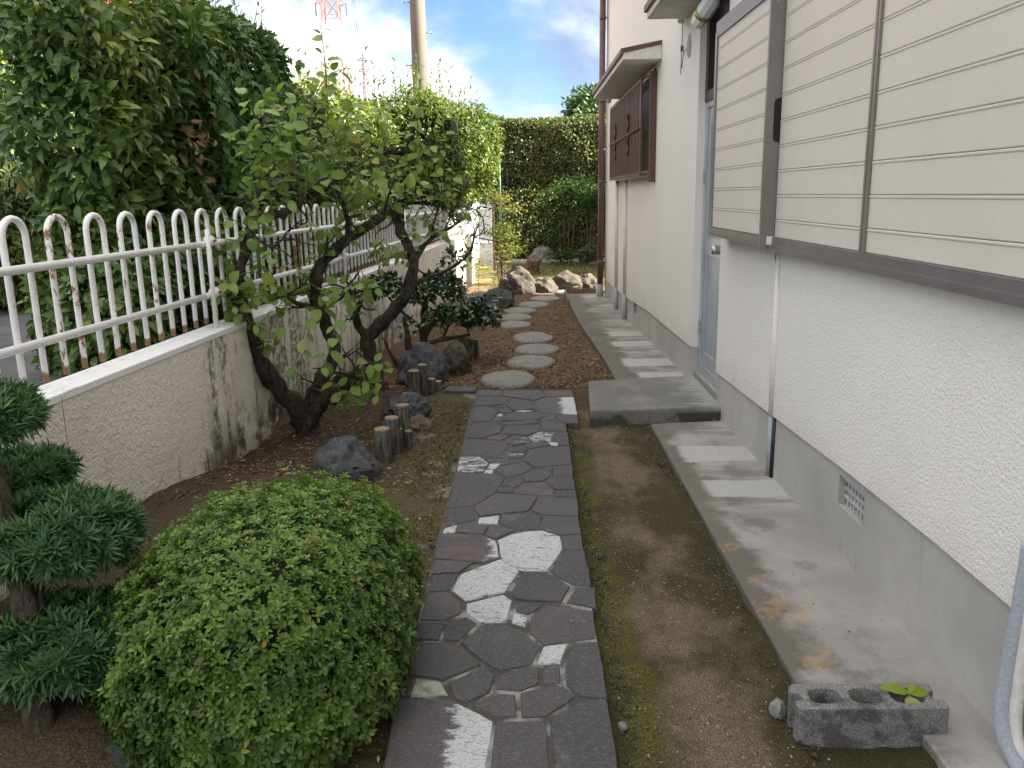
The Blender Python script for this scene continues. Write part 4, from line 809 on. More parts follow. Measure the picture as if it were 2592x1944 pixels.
rock('rock',(-.83,6.48,.06),(.205,.24,.235),'dark_rock','largest slanting dark rock behind the second cluster of posts',22,6,rz=-.4)
rock('rock',(-.61,6.90,.04),(.15,.17,.21),'brown_rock','mossy brown rock just right of the slanting dark rock',31,6)
rock('rock',(-.90,11.0,-.02),(.15,.16,.15),'pale_rock','smooth grey rock half hidden behind the glossy bushes',37,4)
rock('rock',(-.36,11.95,-.02),(.25,.22,.18),'dark_rock','dark humped rock left of the boulder row',41,5)
rock('rock',(-.70,12.6,-.06),(.16,.16,.09),'pale_rock','pale flat rock at the foot of the wall',43,5)
rock('rock',(-.86,12.2,-.05),(.12,.14,.10),'pale_rock','pale broken rock near the far log posts',47,6)
gB='boulders across the back of the garden'
rock('boulder',(-.075,13.5,.02),(.31,.25,.30),'tan_rock','largest tan boulder at the left of the boulder row',52,7,gB,.2)
rock('boulder',(-.27,13.45,-.02),(.17,.2,.20),'tan_rock','smaller grey boulder tucked against the left of the largest one',57,6,gB)
rock('boulder',(.335,13.62,-.03),(.20,.2,.20),'tan_rock','pitted tan boulder second in the row',61,8,gB,.22)
rock('boulder',(.70,13.85,-.02),(.27,.22,.22),'brown_rock','dark brown boulder in the right half of the row',67,7,gB,.2)
rock('boulder',(1.05,14.2,-.05),(.20,.2,.17),'brown_rock','boulder at the right end of the row beside the downpipe',71,6,gB)
rock('rock',(.42,20.2,.02),(.30,.2,.22),'pale_rock','grey rock at the foot of the back hedge',77,6)
rock('rock',(1.5,19.6,.0),(.35,.2,.22),'dark_rock','dark rock at the foot of the back hedge near the house',79,6)
rock('rock',(-1.03,1.80,.085),(.14,.10,.06),'green_rock','smooth greenish rock at the front under the clipped bush',83,4)
rock('rock',(-.465,2.19,.005),(.075,.09,.028),'dark_rock','flat slate piece against the left edge of the path',89,4)
rock('rock',(-.435,2.86,-.005),(.05,.12,.03),'pale_rock','pale flat stone beside the path under the clipped bush',91,4)
rock('pebble',(.254,2.035,.012),(.016,.013,.012),'pale_rock','small pale pebble beside the path, nearest to the camera',93,4,sub=2); rock('pebble',(.700,2.10,.02),(.024,.026,.03),'pale_rock','grey broken pebble at the left end of the concrete block',95,5,sub=3)
rock('pebble',(.295,3.15,.012),(.018,.015,.014),'dark_rock','small dark pebble in the moss right of the pale octagonal flagstone',97,4,sub=2); rock('pebble',(-.935,4.40,.075),(.045,.04,.035),'red_rock','pinkish pebble between the grey rock and the front posts',99,5,sub=3)
PL=MB().prism([(-.31,20.75),(.14,20.75),(.14,21.05),(-.31,21.05)],'z',-.2,.52).obj('stone_pillar',M['green_rock'],None,bevel=.03); tag(PL,'dark greenish square stone pillar in front of the back hedge','pillar')
# stumps
def stump(c,r,h,lean,label,seed):
    t=thing('tree_stump',label,'stump',c); mb=MB(); n=26; vs=[];fs=[]; lv=[(1.25,0),(1.08,.15),(.98,.5),(1.0,.85),(.97,1)]
    for k_,(s,q) in enumerate(lv):
        for j in range(n):
            a=2*math.pi*j/n; rr=r*s*(1+.22*mnoise.noise((math.cos(a)*2.2+seed,math.sin(a)*2.2,q*1.5))+.10*mnoise.noise((math.cos(a)*7,math.sin(a)*7,q*2+seed)))
            vs.append((c[0]+rr*math.cos(a)+lean*q*h,c[1]+rr*math.sin(a),c[2]+q*h*(1+.12*math.sin(a*1.0))))
    for q in range(4):
        for j in range(n): fs.append((q*n+j,q*n+(j+1)%n,(q+1)*n+(j+1)%n,(q+1)*n+j))
    mb.add(vs,fs).obj('stump_side',M['stump_wood'],t,True)
    MB().add([(v[0]+0,v[1],v[2]-.002) for v in vs[-n:]],[tuple(range(n))]).obj('cut_top',M['stump_wood'],t)
stump((.13,16.9,-.12),.15,.30,.22,'leaning dark rotten tree stump on the back lawn',5); stump((1.55,18.3,-.12),.14,.10,0,'low sawn stump near the downpipe on the back lawn',9)
MB().prism([(-.3,19.5),(3,19.5),(3,19.6),(-.3,19.6)],'z',-.2,-.02).obj('lawn_kerb',M['found'],kind='structure')

# ---------------------------------------------------------------- utility pole, pylons, building
UP=thing('utility_pole','tan concrete utility pole with step bolts rising behind the hedge','utility pole',(-1.97,17.0,0))
mb=MB().lathe([(.172,0),(.150,4.2),(.125,9)],(0,0,0),28).mesh('pole_shaft',M['pole'],True); put('pole_shaft',mb,UP,world=(-1.97,17,0))
bl=MB().tube([(0,0,0),(.11,0,0)],.011,8).tube([(.10,0,0),(.118,0,0)],.022,8).mesh('step_bolt',M['steel'],True)
for z,s in ((3.92,-1),(4.50,1),(5.05,-1),(5.6,1),(6.2,-1)):
    o=put('step_bolt',bl,UP,world=(-1.97+s*(.150-.004*(z-4)-.004),16.97,z)); o.rotation_euler[2]=0 if s>0 else math.pi
def pylon(name,c,H_,w0,w1,zt0,arms,mat,label,th,ak=1.0):
    P=thing(name,label,'pylon',(c[0],c[1],0)); L=MB()
    wz=lambda z: (w0+(w1-w0)*min(z,zt0)/zt0)/2 if z<zt0 else (w1/2)*(1-(z-zt0)/(H_-zt0)*.55)
    lv=[0]; 
    while lv[-1]<H_: lv.append(lv[-1]+max(2.0,wz(lv[-1])*2*1.15))
    lv[-1]=H_
    for sx,sy in ((-1,-1),(1,-1),(1,1),(-1,1)):
        mb=MB()
        for a,b in zip(lv[:-1],lv[1:]): mb.bar((c[0]+sx*wz(a),c[1]+sy*wz(a),a),(c[0]+sx*wz(b),c[1]+sy*wz(b),b),th)
        mb.obj('leg',M[mat],P)
    br=MB(); cn=((-1,-1),(1,-1),(1,1),(-1,1))
    for a,b in zip(lv[:-1],lv[1:]):
        for i in range(4):
            p,q=cn[i],cn[(i+1)%4]; A=lambda s,z:(c[0]+s[0]*wz(z),c[1]+s[1]*wz(z),z)
            br.bar(A(p,a),A(q,b),th*.5); br.bar(A(q,a),A(p,b),th*.5); br.bar(A(p,b),A(q,b),th*.5)
    br.obj('bracing',M[mat],P)
    tips=[]
    for z,w in arms:
        ab=MB(); k_=wz(z)
        for s in (-1,1):
            tip=(c[0]+s*w,c[1],z+.3)
            for sy in (-1,1): ab.bar((c[0]+s*k_,c[1]+sy*k_,z),tip,th*.6*ak); ab.bar((c[0]+s*k_,c[1]+sy*k_,z+1.3),tip,th*.5*ak)
            tips.append(Vector((tip[0],tip[1],tip[2]-.1)))
        ab.obj('cross_arm',M[mat],P)
    return P,tips
P1,T1=pylon('pylon',(-34.1,160),56,6.6,2.4,38,[(35.2,2.75),(42,3.2),(48,2.9)],'pylon','red and white lattice power pylon rising behind the hedge',.20)
P2,T2=pylon('pylon',(-72.1,400),65,7,1.3,40,[(51.5,2.3),(57.3,2.4),(62,2.6)],'far_pylon','small red distant power pylon between hedge shoots',.26,2.2)
for t in T1:
    ii=MB().tube([t,t-Vector((0,0,2.0))],.12,6).obj('insulator',M['insulator'],P1)
wg='power lines between the two pylons'
for k_,(a,b) in enumerate(list(zip(T1,T2))*2):
    d=.0 if k_<6 else .45
    a2=a-Vector((-d,0,2.0+d)); b2=b-Vector((-d,0,.9+d)); pts=[a2.lerp(b2,t)-Vector((0,0,9*4*t*(1-t))) for t in np.linspace(0,1,25)]
    o=MB().tube(pts,.035,4).obj('power_line',M['wire']); tag(o,'thin grey power line sagging between the two pylons','power line',wg)
RB=thing('red_building','red clad building with blue windows showing over the left hedge','building',(-9,14,0))
MB().box(-16,-6.7,14,17,0,3.45).obj('wall',M['red_wall'],RB); MB().box(-16,-6.75,14.02,17,3.4505,4.44).obj('window_band',M['pale_wall'],RB); MB().box(-16,-6.65,13.95,17,4.4405,6.2).obj('roof_band',M['red_wall'],RB)
for i in range(9):
    x=-8.42+i*.40-1.2
    p_=MB().box(x+.03,x+.36,14.0,14.0195,3.55,4.41).obj('window',M['sky_pane'],RB)
# ---------------------------------------------------------------- vegetation
UPV=np.array([0,0,1.0])
def hedge(name,label,cen,half,r,faces,n,L,ratio,mat,rot=0.0,bump=.22,depth=.16,singles=0,kind='broad',droop=.55,bs=1.3,group=None,out=.5,core=True,tint=0.0,cut=None,thin=None,nr=.38,tg=.55):
    c=np.array(cen,float); t=thing(name,label,'hedge' if 'hedge' in name else 'bush',(c[0],c[1],max(-.11,c[2]-half[2])),group)
    p,nn=rbox_pts(n,half,r,faces)
    ca,sa=math.cos(rot),math.sin(rot); Rm=np.array([[ca,sa,0],[-sa,ca,0],[0,0,1]])      # rot turns +Y towards +X
    p=p@Rm.T; nn=nn@Rm.T; P=p+c
    b=vnoise(P,bs,3)-.5+.5*(vnoise(P,bs*3,5)-.5); dd=rng.exponential(depth,n)*.8
    P=P+nn*(b*bump*2-dd)[:,None]
    gap_=vnoise(P,2.6,9)+.35*vnoise(P,8,11); keep=(gap_>.42)|(rng.random(n)<.5)
    if thin is not None: keep&=rng.random(n)<thin(P)
    if cut is not None: keep&=cut(P)
    P,nn,dd,b=P[keep],nn[keep],dd[keep],b[keep]; m=len(P)
    tang=rng.normal(size=(m,3)); A=unit(nn*out+tang*tg+np.array([0,0,-droop])); Nn=unit(nn*.7+UPV*.6+rng.normal(size=(m,3))*nr)
    rnd=np.clip(.25+.45*rng.random(m)+.55*(vnoise(P,1.8,21)-.5)+tint*smst(-P[:,1],-5.6,-4.7)*smst(P[:,2],1.2,1.6)*.22*(vnoise(P,2.2,31)+.4),0,1)
    rare=rng.random(m); rnd=np.where(rare>.985,.985+.015*rng.random(m),np.minimum(rnd,.96))
    Ls=L*(.65+.55*rng.random(m))
    foliage(t,kind,P,A,Nn,Ls,Ls*ratio,rnd,mat,singles,'foliage',outer=np.exp(-dd/.05)*(.3+(b>-.1)))
    if core:  # dark solid core added to block light between the leaves
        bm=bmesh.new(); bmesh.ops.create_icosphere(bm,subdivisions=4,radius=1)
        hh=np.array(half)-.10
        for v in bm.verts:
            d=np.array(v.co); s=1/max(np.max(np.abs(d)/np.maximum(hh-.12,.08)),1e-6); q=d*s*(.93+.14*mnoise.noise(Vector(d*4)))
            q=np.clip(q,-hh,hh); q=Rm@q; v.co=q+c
        me=bpy.data.meshes.new('dark_core'); bm.to_mesh(me); bm.free(); me.materials.append(M['hedge_dark']); put('dark_core',me,t)
    return t
def sprouts(parent,name,pts,hs,mat,L=.05,wood='shoot_green',lean=.12,ratio=.28,step=.035,up=.7):
    P=[];A=[];Nn=[];mb=MB()
    for (x,y,z),h in zip(pts,hs):
        dx,dy=random.uniform(-lean,lean),random.uniform(-lean,lean); k=max(3,int(h/step)); cur=random.uniform(-.06,.06)
        sp_=[Vector((x+dx*h*q+cur*q*q,y+dy*h*q,z+h*q)) for q in np.linspace(0,1,6)]; MB().tube(sp_,[.005,.0045,.004,.003,.0025,.0015],5).obj('shoot',M[wood],parent,True)
        for i in range(k):
            q=(i+.5)/k; a=i*2.4+random.random(); p=Vector((x+dx*h*q+cur*q*q,y+dy*h*q,z+h*q)); P.append(p); A.append((math.cos(a),math.sin(a),up)); Nn.append((-math.cos(a)*.5,-math.sin(a)*.5,1))
    n=len(P)
    Ls=L*(.7+.5*rng.random(n)); foliage(parent,'broad',np.array(P),np.array(A),np.array(Nn),Ls,Ls*ratio,rng.random(n)*.9,mat,0,name)
# big hedge in the shade, left of the fence
def ctr(y,off,z): p=wp(y,off); return (p[0],p[1],z)
HL=hedge('laurel_hedge','tall dark broad-leaved hedge in shade behind the near fence',ctr(6.02,-.86,1.58),(.33,1.52,1.20),.28,(1,.5,.3,1,.9),27000,.098,.40,M['leaf_laurel'],WA,.16,.12,300,bs=1.7,tint=1.0,droop=.28,out=.6,tg=.85,nr=.5,cut=lambda P:P[:,2]<2.30+.22*(P[:,1]-4.4)+.35*vnoise(P,3,6))
# its dead brown patch
pp=np.array([-2.02,5.35,1.80])+rng.normal(size=(34,3))*np.array([.04,.10,.11]); put('dead_leaves',leaf_mesh('dead_leaves',tmpl('broad'),pp,*frames(rng.normal(size=(34,3))+np.array([.6,0,-1.2]),rng.normal(size=(34,3))+np.array([1,-.5,.2])),np.full(34,.075),np.full(34,.028),.5+.4*rng.random(34),M['dead']),HL)
sp_=[]; 
for i in range(26):
    y=random.uniform(4.8,7.9); sp_.append(wp(y,random.uniform(-1.3,-.6))+(min(2.68,2.35+.22*(y-4.4)),))
sprouts(HL,'shoot_leaves',sp_,[random.uniform(.2,.55) for _ in sp_],M['leaf_laurel'],.06)
tall=[wp(7.0,-1.1)+(2.5,),wp(7.15,-1.05)+(2.5,),wp(7.3,-1.12)+(2.5,),wp(7.5,-1.0)+(2.45,),wp(7.25,-.9)+(2.4,)]
sprouts(HL,'tall_shoot_leaves',tall,[.95,1.05,.85,.6,.7],M['leaf_laurel'],.085,lean=.05,step=.03)
# lower growth below the hedge at street level
hedge('ground_bush','low dark leafy growth behind the fence at the foot of the tall hedge',ctr(5.0,-.62,.80),(.28,.75,.42),.25,(1,.4,.2,1,.6),5200,.085,.45,M['leaf_laurel'],WA,.10,.08,120,bs=2.5)
# sunlit bush further left
hedge('sunlit_bush','sunlit yellow-green bush at the left edge beyond the dark hedge',(-5.3,8.3,1.55),(1.0,1.3,1.35),.6,(1,.2,.2,1,.9),9000,.085,.4,M['leaf_mid'],0,.25,.15,0)
# sunny hedge running on behind the fence
H2=hedge('sunny_hedge','sunlit yellow-green hedge behind the middle of the fence',ctr(9.7,-1.05,1.52),(.62,2.45,.98),.4,(1,.15,.3,.5,1),30000,.080,.40,M['leaf_mid'],WA,.30,.13,300,bs=1.4)
H3=hedge('overhanging_hedge','leafy hedge bulging over the far end of the fence in front of the utility pole',ctr(14.1,-.42,1.95),(.80,1.9,.95),.65,(1,.15,.4,.8,1),30000,.085,.38,M['leaf_mid'],WA,.38,.16,200,bs=1.3,cut=lambda P:(P[:,2]>1.25+.25*vnoise(P,2,4))|(P[:,0]<-1.35))
sp2=[wp(random.uniform(7.8,12),random.uniform(-1.4,-.6))+(2.46,) for _ in range(40)]; sprouts(H2,'shoot_leaves',sp2,[random.uniform(.2,.6)*random.choice([.5,1,1.2]) for _ in sp2],M['leaf_mid'],.085,step=.045)
sp3=[wp(random.uniform(12,15.9),random.uniform(-1.0,.2))+(2.84,) for _ in range(60)]; sprouts(H3,'shoot_leaves',sp3,[random.uniform(.2,.65)*random.choice([.5,.8,1.2]) for _ in sp3],M['leaf_mid'],.105,step=.055)
# back hedge across the garden
hedge('back_hedge','tall clipped hedge closing off the back of the garden',(1.1,20.9,1.50),(2.5,.62,1.70),.22,(.2,.3,.1,1,.9),52000,.078,.5,M['leaf_back'],0,.13,.08,0,bs=1.1,out=.7,nr=.75,tg=.8,core=False,thin=lambda P:np.where((np.abs(P[:,2]-1.75-.25*vnoise(P,.9,2))<.25)&(vnoise(P,1.6,8)>.60),.4,1.0),group=None)
MB().box(-1.2,3.5,21.2,21.27,0,3.02).obj('dark_backing',M['hedge_dark'],bpy.data.objects['back_hedge'])  # dark sheet added behind the thin leaves, standing in for inner shade
hedge('shade_hedge','clipped hedge along the right side of the back garden, mostly behind the house',(4.3,18.2,1.9),(.75,2.9,2.2),.3,(.3,1,.2,.6,.6),14000,.09,.5,M['leaf_back'],0,.15,.12,0)  # out of view, added so its shadow falls on the back hedge and yard
# far tree beyond
def tree(label,x,y,zc,rx,rz,n,L,mat,name='tree'):
    t=thing(name,label,'tree',(x,y,-.3)); MB().tube(chaikin([(x,y,-.3),(x+.3,y,zc*.35),(x-.1,y,zc*.7),(x+.2,y,zc)]),np.linspace(.5,.12,13).tolist(),10).obj('trunk',M['shrub_bark'],t,True)
    mb=MB(); cl=[]
    for i in range(26):
        d=unit(rng.normal(size=3)); d[2]=abs(d[2])*.9-.25; q=np.array([x,y,zc])+d*np.array([rx,rx,rz])*rng.uniform(.45,.95); cl.append(q); mb.tube([(x,y,zc*.6),(x*.4+q[0]*.6,y*.4+q[1]*.6,zc*.35+q[2]*.62),tuple(q)],[.16,.09,.03],6)
    mb.obj('branch',M['shrub_bark'],t,True)
    cl=np.array(cl); ci=rng.integers(0,len(cl),n); d=unit(rng.normal(size=(n,3))); rr=(rx*.36)*rng.random((n,1))**.4*(.7+.6*rng.random((len(cl),1)))[ci]; d2=d*np.array([1,1,.72]); P=cl[ci]+d2*rr
    foliage(t,'dia',P,unit(d+rng.normal(size=(n,3))*.6),unit(d+UPV*.6+.5*rng.normal(size=(n,3))),L*(.6+.8*rng.random(n)),L*.55,np.clip(.5*rng.random(n)+.6*vnoise(P,.7,3)-.1,0,.99),mat,0,'crown')
tree('large rounded broadleaf tree rising beyond the back hedge',6.3,46,5.5,3.6,2.3,26000,.26,M['leaf_tree'])
# clipped azalea dome
AZ=thing('azalea_bush','dense clipped round azalea bush with small green leaves beside the path','bush',(-.86,2.36,.06))
def dome(c,rx,ry,h,n):
    u=rng.uniform(0,2*math.pi,n); v=rng.random(n)**.85; th=np.arccos(1-1.50*v)   # a little past the equator
    d=np.stack([np.sin(th)*np.cos(u),np.sin(th)*np.sin(u),np.cos(th)],1)
    sup=(np.abs(d)**2.5).sum(1)**(-1/2.5); p=d*sup[:,None]; p[:,2]=np.where(p[:,2]<0,p[:,2]*.75,p[:,2])
    P=np.array(c)+p*np.array([rx,ry,h]); nn=unit(p/np.array([rx,ry,h])); return P,nn
AC=(-.765,2.29,.20)
P,nn=dome(AC,.400,.575,.375,8200); P=P+nn*(.05*(vnoise(P,7,2)-.5)+.035*(vnoise(P,22,4)-.5)+.013*rng.normal(size=len(P))-.012+.05*(rng.random(len(P))>.992))[:,None]
ax=unit(nn+UPV*.35+.28*rng.normal(size=P.shape)); k=7; n=len(P)
t1=unit(np.cross(ax,rng.normal(size=ax.shape))); t2=np.cross(ax,t1)
PP=[];AA=[];NN=[];RR=[];LL=[]; bs_=np.clip(.12+.50*rng.random(n)+.5*(vnoise(P,9,7)-.5)+.30*np.clip(nn[:,2],0,1),0,.96)
for j in range(k):
    a=2*math.pi*j/k+rng.random(n)*.5; el=.25+.55*(j%2)+.15*rng.random(n)
    rad=t1*np.cos(a)[:,None]+t2*np.sin(a)[:,None]; A=unit(rad*np.cos(el)[:,None]+ax*np.sin(el)[:,None]); PP.append(P+A*.002); AA.append(A); NN.append(unit(ax*np.cos(el)[:,None]-rad*np.sin(el)[:,None]+.1*rng.normal(size=A.shape))); RR.append(np.clip(bs_+.12*(el>.6)+.05*rng.normal(size=n),0,.96)); LL.append((.0185-.005*(el>.6))*(.75+.5*rng.random(n))*(1+.45*smst(-nn[:,2],-.35,.2)))
P2,n2=dome(AC,.375,.55,.35,7500); P2=P2-n2*(rng.exponential(.03,len(P2)))[:,None]
PP.append(P2);AA.append(unit(n2+.9*rng.normal(size=P2.shape)));NN.append(unit(n2+UPV*.5+.5*rng.normal(size=P2.shape)));RR.append(.6*rng.random(len(P2))**1.5);LL.append(.024*(.7+.6*rng.random(len(P2))))
PP,AA,NN,RR,LL=map(np.concatenate,(PP,AA,NN,RR,LL)); q=rng.random(len(PP)); RR=np.where(q>.9955,.97+.03*rng.random(len(PP)),RR); LL=np.where(q>.9955,LL*1.25,LL)
on=np.concatenate([np.ones(n*k),np.full(len(P2),.2)]); foliage(AZ,'oval',PP,AA,NN,LL,LL*.44,RR,M['leaf_azalea'],300,outer=on)
bm=bmesh.new(); bmesh.ops.create_icosphere(bm,subdivisions=4,radius=1)  # dark core added to stop light inside the dome
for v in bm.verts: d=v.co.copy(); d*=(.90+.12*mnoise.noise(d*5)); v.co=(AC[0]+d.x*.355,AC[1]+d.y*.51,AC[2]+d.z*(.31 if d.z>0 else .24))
me=bpy.data.meshes.new('dark_core'); bm.to_mesh(me); bm.free(); me.materials.append(M['hedge_dark']); put('dark_core',me,AZ)
mb=MB()
for (x,y,dx) in ((-.86,2.36,0),(-.75,2.3,.12),(-.98,2.35,-.1)): mb.tube(chaikin([(x,y,.0),(x+dx*.4,y,.12),(x+dx,y,.3)]),.014,7)
mb.obj('stem',M['shrub_bark'],AZ,True)
mb=MB()
for a,b in (((-.545,2.10,.42),(-.62,2.0,.36)),((-1.05,2.0,.33),(-1.10,1.95,.22)),((-.47,2.25,.44),(-.56,2.14,.33)),((-.95,1.93,.20),(-.90,1.90,.25))): mb.tube(chaikin([a,tuple((np.array(a)+np.array(b))/2+np.array([.01,-.01,.015])),b]),.0016,4)
mb.obj('dry_stalk',M['dead'],AZ)
# cloud-pruned podocarpus at the left edge
PO=thing('podocarpus','cloud-pruned dark green conifer with long narrow leaves at the left edge','tree',(-1.24,1.86,.12))
MB().tube(chaikin([(-1.185,1.77,.04),(-1.215,1.80,.22),(-1.27,1.90,.36),(-1.34,2.0,.60),(-1.42,2.08,.78),(-1.46,2.1,.90)]),np.linspace(.042,.018,21).tolist(),14,True,.14).obj('trunk',M['podocarpus_bark'],PO,True)
pads=[((-1.275,2.08,.575),(.215,.20,.105),300),((-1.215,1.98,.32),(.215,.20,.105),300),((-1.53,2.36,.655),(.15,.16,.05),130),((-1.47,2.12,.895),(.165,.17,.075),170)]
mb=MB(); Pn=[];An=[];Nn_=[];Rn=[];Ln=[];On=[]
for (c,h,n) in pads:
    mb.tube(chaikin([(-1.26,1.88,.30),(c[0]*.5-.64,c[1]*.5+.95,c[2]-h[2]*.8),tuple(c)]),[.016,.014,.012,.011,.010,.009,.008,.007,.006] if False else .010,7)
    u=rng.uniform(0,2*math.pi,n); th=np.arccos(1-1.5*rng.random(n)); d=np.stack([np.sin(th)*np.cos(u),np.sin(th)*np.sin(u),np.cos(th)],1); Q=np.array(c)+d*np.array(h)*(.72+.22*rng.random((n,1)))
    ax=unit(d/np.array(h)*.10+UPV*.75+.25*rng.normal(size=d.shape)+d*.55); t1=unit(np.cross(ax,rng.normal(size=ax.shape))); t2=np.cross(ax,t1); kk=26; br=np.clip(.15+.5*rng.random(n),0,.85)
    for j in range(kk):
        a=2.39996*j+rng.random(n)*.4; f_=j/kk; el=-.15+1.15*f_+.12*rng.normal(size=n); rad=t1*np.cos(a)[:,None]+t2*np.sin(a)[:,None]; A=unit(rad*np.cos(el)[:,None]+ax*np.sin(el)[:,None])
        Pn.append(Q+ax*(.035*f_-.02)); An.append(A); Nn_.append(unit(ax*np.cos(el)[:,None]-rad*np.sin(el)[:,None])); Ln.append((.062-.024*f_)*(.8+.4*rng.random(n))); Rn.append(np.clip(br+.25*f_+.06*rng.normal(size=n)+(rng.random(n)>.995)*.5,0,1)); On.append(np.full(n,.5+(f_>.3)))
mb.obj('branch',M['podocarpus_bark'],PO,True)
Pn,An,Nn_,Ln,Rn,On=map(np.concatenate,(Pn,An,Nn_,Ln,Rn,On)); foliage(PO,'needle',Pn,An,Nn_,Ln,.0072,Rn,M['needle'],300,outer=On)
# ---- plum trees
def limb(mb,pts,wob=.16,n=12,nit=2):
    p=chaikin(pts,nit); p=[q+np.array([*(.25*q[3]*np.array(mnoise.noise_vector(Vector(q[:3])*9))),0]) if 0<i_<len(p)-1 else q for i_,q in enumerate(p)]; wob=wob*2.2; mb.tube([tuple(q[:3]) for q in p],[q[3]*.74*(1+.16*mnoise.noise(Vector(q[:3])*9)+.16*mnoise.noise(Vector(q[:3])*24)) for q in p],n,True,wob)
def leafy(parent,shoots,L,mat,singles,droop=.35,per=.03,kind='round',ratio=.58):
    P=[];A=[];Nn=[];mb=MB()
    for pts,r_ in shoots:
        q=chaikin(pts,2); MB().tube([tuple(t) for t in q],np.linspace(r_,r_*.35,len(q)).tolist(),6).obj('shoot',M['shoot_green'],parent,True); q=np.array(q); seg=np.linalg.norm(np.diff(q,axis=0),axis=1); tot=seg.sum(); cs=np.concatenate([[0],np.cumsum(seg)])
        for i,s in enumerate(np.arange(tot*.18,tot,per)):
            p=np.array([np.interp(s,cs,q[:,d]) for d in range(3)]); dr=unit(np.array([np.interp(min(s+.02,tot),cs,q[:,d])-np.interp(max(s-.02,0),cs,q[:,d]) for d in range(3)])); a=i*2.4+random.random(); e1=unit(np.cross(dr,np.array([.3,.9,.2]))); e2=np.cross(dr,e1); rad=e1*math.cos(a)+e2*math.sin(a)
            A.append(unit(rad*.9+dr*.45+np.array([0,0,-droop])+.25*rng.normal(size=3))); P.append(p+A[-1]*.012); Nn.append(unit(UPV*.8+np.array([.1,-.45,0])+.4*rng.normal(size=3)))
    n=len(P); Ls=L*(.55+.6*rng.random(n)); rr=rng.random(n); foliage(parent,kind,np.array(P),np.array(A),np.array(Nn),Ls,Ls*ratio,np.where(rr>.97,rr,rr*.9),mat,singles); return n
def rshoots(starts,n,hmin,hmax,spread=.5,r_=.004,down=0.0):
    o=[]
    for i in range(n):
        s=np.array(starts[i%len(starts)][:3])+rng.normal(size=3)*.02; h=rng.uniform(hmin,hmax); d=unit(np.array([rng.normal()*spread,rng.normal()*spread*.6,1.0-down])); e=s+d*h; m_=(s+e)/2+rng.normal(size=3)*.04; o.append(([tuple(s),tuple(m_),tuple(e+np.array([0,0,-.03]))],r_))
    return o
PT=thing('plum_tree','gnarled old plum tree leaning against the garden wall, nearest to the camera','tree',(-1.36,4.95,.02))
PA={'trunk':[(-1.345,4.980,-.06,.125),(-1.364,4.950,.090,.095),(-1.411,4.920,.202,.080),(-1.510,4.850,.365,.070),(-1.565,4.770,.551,.064),(-1.597,4.700,.754,.058),(-1.613,4.650,.894,.056),(-1.634,4.620,1.000,.052)],
'knot':[(-1.610,4.650,.900,.045),(-1.660,4.600,.973,.040),(-1.690,4.550,1.010,.025)],
'up':[(-1.620,4.650,.900,.045),(-1.587,4.660,1.087,.042),(-1.543,4.680,1.226,.040),(-1.504,4.700,1.351,.038),(-1.476,4.720,1.451,.036),(-1.444,4.750,1.576,.032),(-1.414,4.780,1.672,.026)],
'fl':[(-1.42,4.775,1.65,.022),(-1.462,4.800,1.790,.016),(-1.445,4.800,1.872,.012)],'fr':[(-1.42,4.775,1.65,.020),(-1.362,4.780,1.731,.015),(-1.323,4.800,1.781,.013),(-1.294,4.800,1.886,.009)],'frb':[(-1.330,4.800,1.770,.011),(-1.245,4.850,1.815,.009),(-1.124,4.900,1.859,.006)],
'hb':[(-1.510,4.700,1.340,.030),(-1.422,4.660,1.356,.026),(-1.357,4.660,1.367,.024),(-1.256,4.680,1.410,.024),(-1.201,4.700,1.462,.026),(-1.113,4.750,1.495,.022),(-1.018,4.800,1.563,.014),(-.985,4.820,1.621,.008)],'hb2':[(-1.483,4.720,1.426,.030),(-1.427,4.750,1.463,.028),(-1.353,4.720,1.474,.024),(-1.285,4.700,1.481,.024),(-1.206,4.700,1.467,.020)],
'tw':[(-1.520,4.680,1.263,.014),(-1.435,4.620,1.207,.013),(-1.374,4.600,1.189,.011),(-1.327,4.600,1.234,.008),(-1.286,4.600,1.241,.005)],
'rl':[(-1.355,4.950,.040,.080),(-1.298,4.920,.186,.060),(-1.197,4.880,.273,.052),(-1.095,4.850,.331,.045),(-1.024,4.840,.403,.036)],'rl2':[(-1.11,4.850,.325,.022),(-1.022,4.830,.447,.014),(-.961,4.820,.519,.009)],'rl3':[(-1.340,4.950,.140,.040),(-1.246,4.980,.317,.028),(-1.133,5.000,.369,.024),(-1.030,5.000,.412,.018)],
'sl':[(-1.351,4.970,.060,.085),(-1.355,5.020,.220,.070),(-1.284,5.060,.344,.060),(-1.202,5.100,.447,.056),(-1.195,5.120,.531,.054),(-1.234,5.120,.641,.052),(-1.247,5.100,.717,.052),(-1.266,5.080,.792,.052),(-1.281,5.050,.881,.050),(-1.273,5.040,.966,.050),(-1.235,5.050,1.054,.048),(-1.157,5.100,1.141,.046),(-1.063,5.150,1.215,.042),(-.967,5.200,1.273,.040),(-.875,5.250,1.335,.036),(-.805,5.300,1.381,.030)],
'slb':[(-1.075,5.150,1.205,.024),(-1.064,5.120,1.333,.020),(-1.101,5.100,1.443,.017),(-1.123,5.100,1.538,.012),(-1.107,5.100,1.658,.008)],'lowb':[(-1.266,5.080,.792,.028),(-1.330,5.000,.817,.024),(-1.376,4.950,.844,.020),(-1.435,4.920,.885,.013),(-1.464,4.900,.899,.008)],'lowc':[(-1.260,5.080,.780,.028),(-1.121,5.000,.870,.022),(-1.040,4.980,.891,.017),(-.953,4.970,.910,.010)]}
mb=MB(); [limb(mb,PA[k_]) for k_ in ('trunk','knot')]; mb.obj('trunk',M['plum_bark'],PT,True)
for k_ in PA:
    if k_ not in ('trunk','knot'): mb=MB(); limb(mb,PA[k_],.13,10); mb.obj('branch',M['plum_bark'],PT,True)
